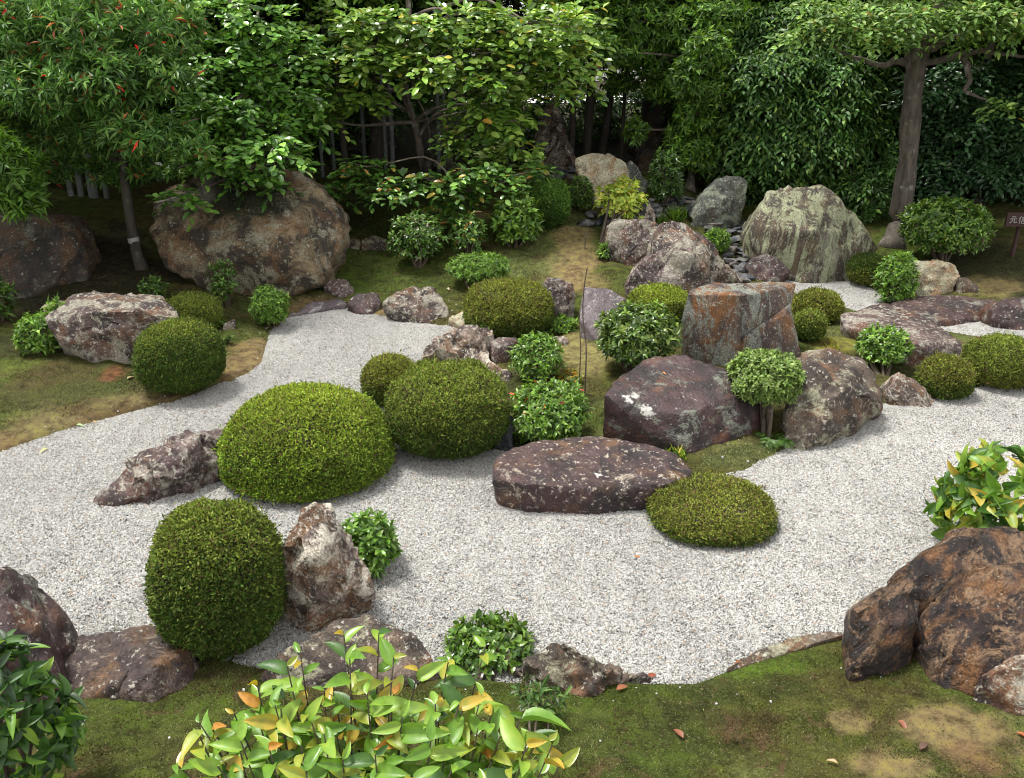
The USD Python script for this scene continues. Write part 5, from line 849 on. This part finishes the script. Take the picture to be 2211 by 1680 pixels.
# bright open yard and wall glimpsed through the wood
yy = flat(shapely.Polygon([(-3, 16.6), (9, 16.6), (12, 26), (-4, 26)]), 0); yv = yy[0].copy(); yv[:, 2] = 1.02
YZ = float(surface(1.5, 16)) + .02; yv[:, 2] = YZ
tag(obj('gravel_yard', (yv, yy[1]), 'white_plaster'), 'sunlit pale yard beyond the wood', kind='structure')
w = thing('garden_wall', 'white plastered garden wall with grey tiles glimpsed through the wood', 'wall', (1.5, 22, YZ))
def box(x0, x1, y0, y1, z0, z1):
    b = trimesh.creation.box((x1 - x0, y1 - y0, z1 - z0)); b.apply_translation(((x0 + x1) / 2, (y0 + y1) / 2, (z0 + z1) / 2)); return np.array(b.vertices), np.array(b.faces)
obj('wall', box(-6, 10, 22, 22.3, YZ - .1, YZ + 1.0), 'white_plaster', w)
for k in range(5): obj('roof_course', box(-6.1, 10.1, 21.75 + .08 * k, 22.55 - .08 * k, YZ + 1.002 + .052 * k, YZ + 1.05 + .052 * k), 'roof_tile', w)

# ------------------------------------------------------------------ ferns, grass tufts, stems, sign, litter
def fern(label, px, py, n, length, pal, lean=(0, 0, 0)):
    g = ground(px, py); t = thing('fern', label, 'fern', g); r = rng(label)
    for k in range(n):
        a = 2 * np.pi * k / n + r.uniform(-.3, .3); d = unit(np.array([math.cos(a), math.sin(a), 0]) + np.array(lean)); s = np.linspace(0, 1, 15)
        L = length * r.uniform(.7, 1.1); P = g + d * (s * L * .85)[:, None] + np.array([0, 0, 1.0]) * (L * (.75 * s - .75 * s ** 2))[:, None]
        idx = np.repeat(np.arange(2, 15), 2); side = np.tile([1.0, -1.0], 13)[:, None]; tang = unit(np.gradient(P, axis=0))[idx]; b = unit(np.cross(tang, [0, 0, 1.0]))
        LL = L * .30 * np.sin(np.pi * (.15 + .85 * s[idx]) ** .9) + .008
        v, f, c = place(SMALL, P[idx], unit(side * b + .35 * tang - [0, 0, .15]), np.tile([0, 0, 1.0], (26, 1)) + .2 * r.normal(size=(26, 3)), LL, LL * .28, colours(r, pal, 26))
        m = obj('frond', (v, f), 'leaf_satin', t, color=c)
fern('yellowing fern on the dark slope above the lone camellia bush', 955, 458, 7, .30, [((.16, .17, .025), .5), ((.09, .14, .02), .3), ((.30, .24, .03), .2)], (0, -.5, 0))
fern('bright green fern under the cloud pruned shrub', 1672, 952, 6, .17, [((.08, .17, .02), .6), ((.05, .11, .015), .4)], (.2, -.6, 0))
fern('small yellow fern frond in the moss below the dark camellia', 1000, 492, 4, .14, [((.32, .22, .03), .6), ((.25, .26, .04), .4)])
fern('small fern with orange tips in the peninsula moss by the thin stems', 1232, 815, 5, .16, [((.10, .16, .025), .6), ((.38, .22, .03), .4)])
def tuft(label, px, py, n, h, pal, spread=.5, name='grass_tuft'):
    g = ground(px, py); t = thing(name, label, 'grass', g); r = rng(label)
    a = r.uniform(0, 6.28, n); d = np.stack([np.cos(a), np.sin(a), 0 * a], 1) * spread * r.uniform(.3, 1, (n, 1)) + [0, 0, 1]
    v, f, c = place(SMALL, g + np.c_[r.normal(0, .025, (n, 2)), np.zeros(n)], d, unit(r.normal(size=(n, 3)) + [0, -.6, .4]), h * r.uniform(.6, 1.2, n), .007, colours(r, pal, n)); obj('blades', (v, f), 'leaf_satin', t, color=c)
tuft('tuft of thin grass among the slate stones', 1462, 478, 90, .16, G_BRIGHT, .8)
tuft('small green weed beside the tiny triangular stone', 1428, 486, 40, .12, G_MID, .7)
tuft('bright weed at the foot of the dry stream', 1603, 600, 26, .07, AZ_FRESH, .9)
tuft('yellow green weed at the back right end of the flat purple rock', 1462, 990, 40, .08, G_YELLOW + G_BRIGHT, .9)
tuft('yellow sprout by the small dark clipped shrub', 1798, 762, 16, .09, [((.34, .30, .04), .6), ((.12, .2, .03), .4)], .9)
for lab, px, py, tx, ty, r0, dy in [('tall thin bare stem standing on the peninsula', 1262, 862, 1268, 578, .0055, -.05), ('shorter thin bare stem beside the tall one', 1246, 855, 1252, 720, .005, .0), ('crooked twig stuck in the sandy soil by the yellow leaved shrub', 1262, 540, 1268, 500, .006, 0)]:
    g = ground(px, py); tip = on_y(tx, ty, g[1] + dy); r = rng(lab)
    t = thing('bare_stem', lab, 'twig', g); obj('stem', tube(curve([g - [0, 0, .03], g + (tip - g) * .35 + r.normal(0, .012, 3), g + (tip - g) * .7 + r.normal(0, .012, 3), tip], 12), np.linspace(r0, r0 * .6, 12), 6), 'bark_twig', t, smooth=True)

def sign():
    g = ground(2188, 556); y = g[1]; c = on_y(2214, 474, y); zb = float(surface(g[0], y)); k = depth(c) / F
    t = thing('sign', 'dark red brown wooden name board on a thin post at the right edge', 'sign', (g[0], y, zb))
    obj('post', tube([(g[0], y + .03, zb - .1), (c[0] - 6 * k, y + .03, c[2])], [.018, .018], 8), 'red_brown_wood', t)
    bw, bh = 84 * k, 30 * k
    obj('board', box(c[0] - bw / 2, c[0] + bw / 2, y - .012, y + .012, c[2] - bh / 2, c[2] + bh / 2), 'red_brown_wood', t)
    def glyph(strokes, x, size):
        ms = []
        for x0, y0, x1, y1 in strokes:
            a, b = np.array([x + x0 * size, c[2] + (y0 - .5) * size]), np.array([x + x1 * size, c[2] + (y1 - .5) * size]); d = unit((b - a)[None])[0]; q = np.array([-d[1], d[0]]) * size * .045
            pts = [a - q, b - q, b + q, a + q]; v = np.array([(u, yy, w) for yy in (y - .0155, y - .0125) for u, w in pts]); ms.append((v, np.array([(0, 1, 2), (0, 2, 3), (4, 6, 5), (4, 7, 6), (0, 4, 5), (0, 5, 1), (1, 5, 6), (1, 6, 2), (2, 6, 7), (2, 7, 3), (3, 7, 4), (3, 4, 0)])))
        return cat_mesh(ms)
    s = 17 * k; x0 = c[0] - bw / 2 + 6 * k
    obj('lettering', glyph([(.25, .88, .75, .88), (.08, .62, .92, .62), (.38, .62, .33, .3), (.33, .3, .08, .08), (.62, .62, .62, .14), (.62, .14, .92, .14), (.92, .14, .92, .3)], x0, s), 'shade_dimmed_paint', t)
    obj('lettering', glyph([(.32, .95, .08, .6), (.2, .74, .2, .04), (.62, .95, .7, .88), (.4, .8, .96, .8), (.46, .64, .88, .64), (.46, .5, .88, .5), (.46, .34, .88, .34), (.46, .34, .46, .06), (.88, .34, .88, .06), (.46, .06, .88, .06)], x0 + 1.12 * s, s), 'shade_dimmed_paint', t)
sign()

def litter():
    spots = [(1370, 1207, .03, (.40, .16, .05), 'small orange leaf lying on the open gravel'), (805, 640, .045, (.50, .45, .30), 'pale dry leaf on the moss above the gravel inlet'), (966, 625, .05, (.50, .46, .33), 'pale curled leaf on the moss below the lone camellia bush'), (275, 822, .06, (.42, .36, .2), 'dry straw coloured leaf on the left bank below the clipped ball'), (165, 922, .05, (.28, .40, .14), 'light green leaf on the sandy edge of the left bank'), (205, 918, .05, (.45, .36, .2), 'tan leaf on the sandy edge of the left bank'),
             (105, 972, .06, (.42, .42, .22), 'long pale leaf at the gravel edge on the left bank'), (1395, 1470, .05, (.26, .08, .04), 'red brown leaf beside the small foreground stone'), (1330, 1495, .05, (.28, .10, .05), 'rust leaf on the foreground moss behind the dark seedling'), (2192, 1588, .05, (.34, .10, .04), 'rust leaf on the bare soil at the lower right'), (1938, 1560, .05, (.24, .09, .05), 'dark red leaf on the pale soil patch at the lower right'), (1475, 1600, .05, (.24, .09, .045), 'brown red leaf in the middle of the foreground moss'), (1985, 1625, .05, (.12, .07, .05), 'dark curled leaf near the bottom right of the moss'),
             (1808, 1655, .035, (.44, .28, .15), 'small tan leaf at the bottom of the foreground moss'), (1585, 1440, .05, (.30, .12, .06), 'reddish leaf just inside the rim stone'), (1430, 808, .03, (.50, .18, .03), 'orange leaf on the top of the wine purple table rock'), (278, 672, .035, (.55, .04, .02), 'bright red leaf on the flat topped boulder')]
    for px, py, L, c, lab in spots:
        r = rng(lab); d = ray(px, py)
        g = ground(px, py)
        if 'table rock' in lab: g = on_z(px, py, .345)
        if 'flat topped' in lab: g = on_y(px, py, 6.02)
        a = r.uniform(0, 6.28); v, f, cc = place(big_leaf(.5, .3, 4), np.array([g + [0, 0, .012]]), np.array([[math.cos(a), math.sin(a), .12]]), np.array([[.2 * r.normal(), .2 * r.normal() - .1, 1]]), np.array([L]), np.array([L * .45]), np.array([c]))
        o = obj('fallen_leaf', (v, f), 'leaf_satin', color=cc, smooth=True); tag(o, lab, 'leaf')
litter()

def moss_tufts():
    r = rng('moss'); out = []
    def scatter(poly, n, h, own=None):
        q = np.array([ground(*p)[:2] for p in poly]); P = shapely.Polygon(q).buffer(0); x0, y0, x1, y1 = P.bounds; g = r.uniform((x0, y0), (x1, y1), (int(n * 1.8), 2))
        g = g[shapely.contains_xy(P, g[:, 0], g[:, 1]) & ~shapely.contains_xy(POND, g[:, 0], g[:, 1])][:n]; z = gz(g[:, 0], g[:, 1]); m = len(g); p3 = np.c_[g, 0 * z]
        dens = meshkit.fbm(p3 * 6, 4, 61); keep = r.uniform(size=m) < .35 + .65 * sstep(.38, .60, dens); keep &= r.uniform(size=m) > .9 * sstep(.085, .15, gcol(g[:, 0], g[:, 1])[:, 0]); keep &= (r.uniform(size=m) < sstep(.47, .60, dens)) if own is not None else True; g, z, p3, dens = g[keep], z[keep], p3[keep], dens[keep]; m = len(g)
        n2 = meshkit.fbm(p3 * 4 + 9, 4, 62); c = np.array((.060, .085, .014)) + (np.array((.20, .20, .08)) - (.060, .085, .014)) * np.clip(sstep(.48, .66, n2) * .7 + (r.uniform(size=m) < .12), 0, 1)[:, None]
        c = c + (np.array((.075, .045, .022)) - c) * sstep(.56, .66, meshkit.fbm(p3 * 5 - 7, 4, 63))[:, None] * .9; c = (c if own is None else np.tile(own, (m, 1))) * np.exp(r.normal(0, .35, (m, 1)))
        d = unit(np.c_[r.normal(0, .7, (m, 2)), np.ones(m)])
        out.append(place(TINY, np.c_[g, z - .002], d, unit(r.normal(size=(m, 3)) + [0, -.5, .7]), h * np.exp(r.normal(0, .3, m)), h * .5, np.clip(c, .005, .5)))
    scatter([(100, 1540), (450, 1420), (960, 1480), (1400, 1478), (1560, 1455), (1830, 1385), (2211, 1480), (2300, 1720), (60, 1720)], 150000, .0062)
    scatter([(-40, 990), (540, 810), (640, 690), (740, 665), (560, 640), (300, 640), (-40, 780)], 50000, .009)
    scatter([(840, 690), (990, 700), (1300, 1040), (1600, 1020), (1900, 870), (1800, 680), (1300, 600), (1000, 580)], 50000, .009)
    scatter([(740, 560), (860, 690), (1010, 640), (1350, 610), (1240, 480), (800, 450)], 26000, .011)
    for poly, n in (([(-20, 880), (140, 830), (300, 818), (330, 850), (200, 885), (90, 940), (-20, 960)], 9000), ([(1080, 545), (1190, 520), (1250, 560), (1130, 610)], 5000), ([(1510, 985), (1600, 960), (1690, 970), (1600, 1010), (1520, 1015)], 4000), ([(1230, 800), (1300, 740), (1320, 830), (1260, 880)], 3000)):
        scatter(poly, n, .009, np.array((.16, .185, .075)))
    v, f, c = join(out); tag(obj('moss', (v, f), 'leaf_matte', color=c), 'short green and straw coloured moss covering the banks', 'moss', kind='stuff')
moss_tufts()

def strewn():
    """Grains of gravel kicked on to the banks."""
    r = rng('strewn'); g = r.uniform((-4.2, 1.6), (4.6, 8.0), (60000, 2)); d = shapely.distance(POND, shapely.points(g))
    g = g[(d > .01) & (r.uniform(size=len(g)) < np.exp(-d / .12) * .16 + .0015)]; pv, pf, _ = pebble_patch(91, n=len(g), size=.0048)
    pv = pv.reshape(-1, 6, 3); pv = pv - pv.mean(1, keepdims=True) + np.c_[g, gz(g[:, 0], g[:, 1]) + .004][:, None]
    tag(obj('strewn_gravel', (pv.reshape(-1, 3), pf), 'gravel_grain', color=np.repeat(r.uniform(.4, .95, (len(g), 1)) * np.ones(3), 6, 0)), 'stray pale grains of gravel strewn over the mossy banks', 'gravel', kind='stuff')
strewn()
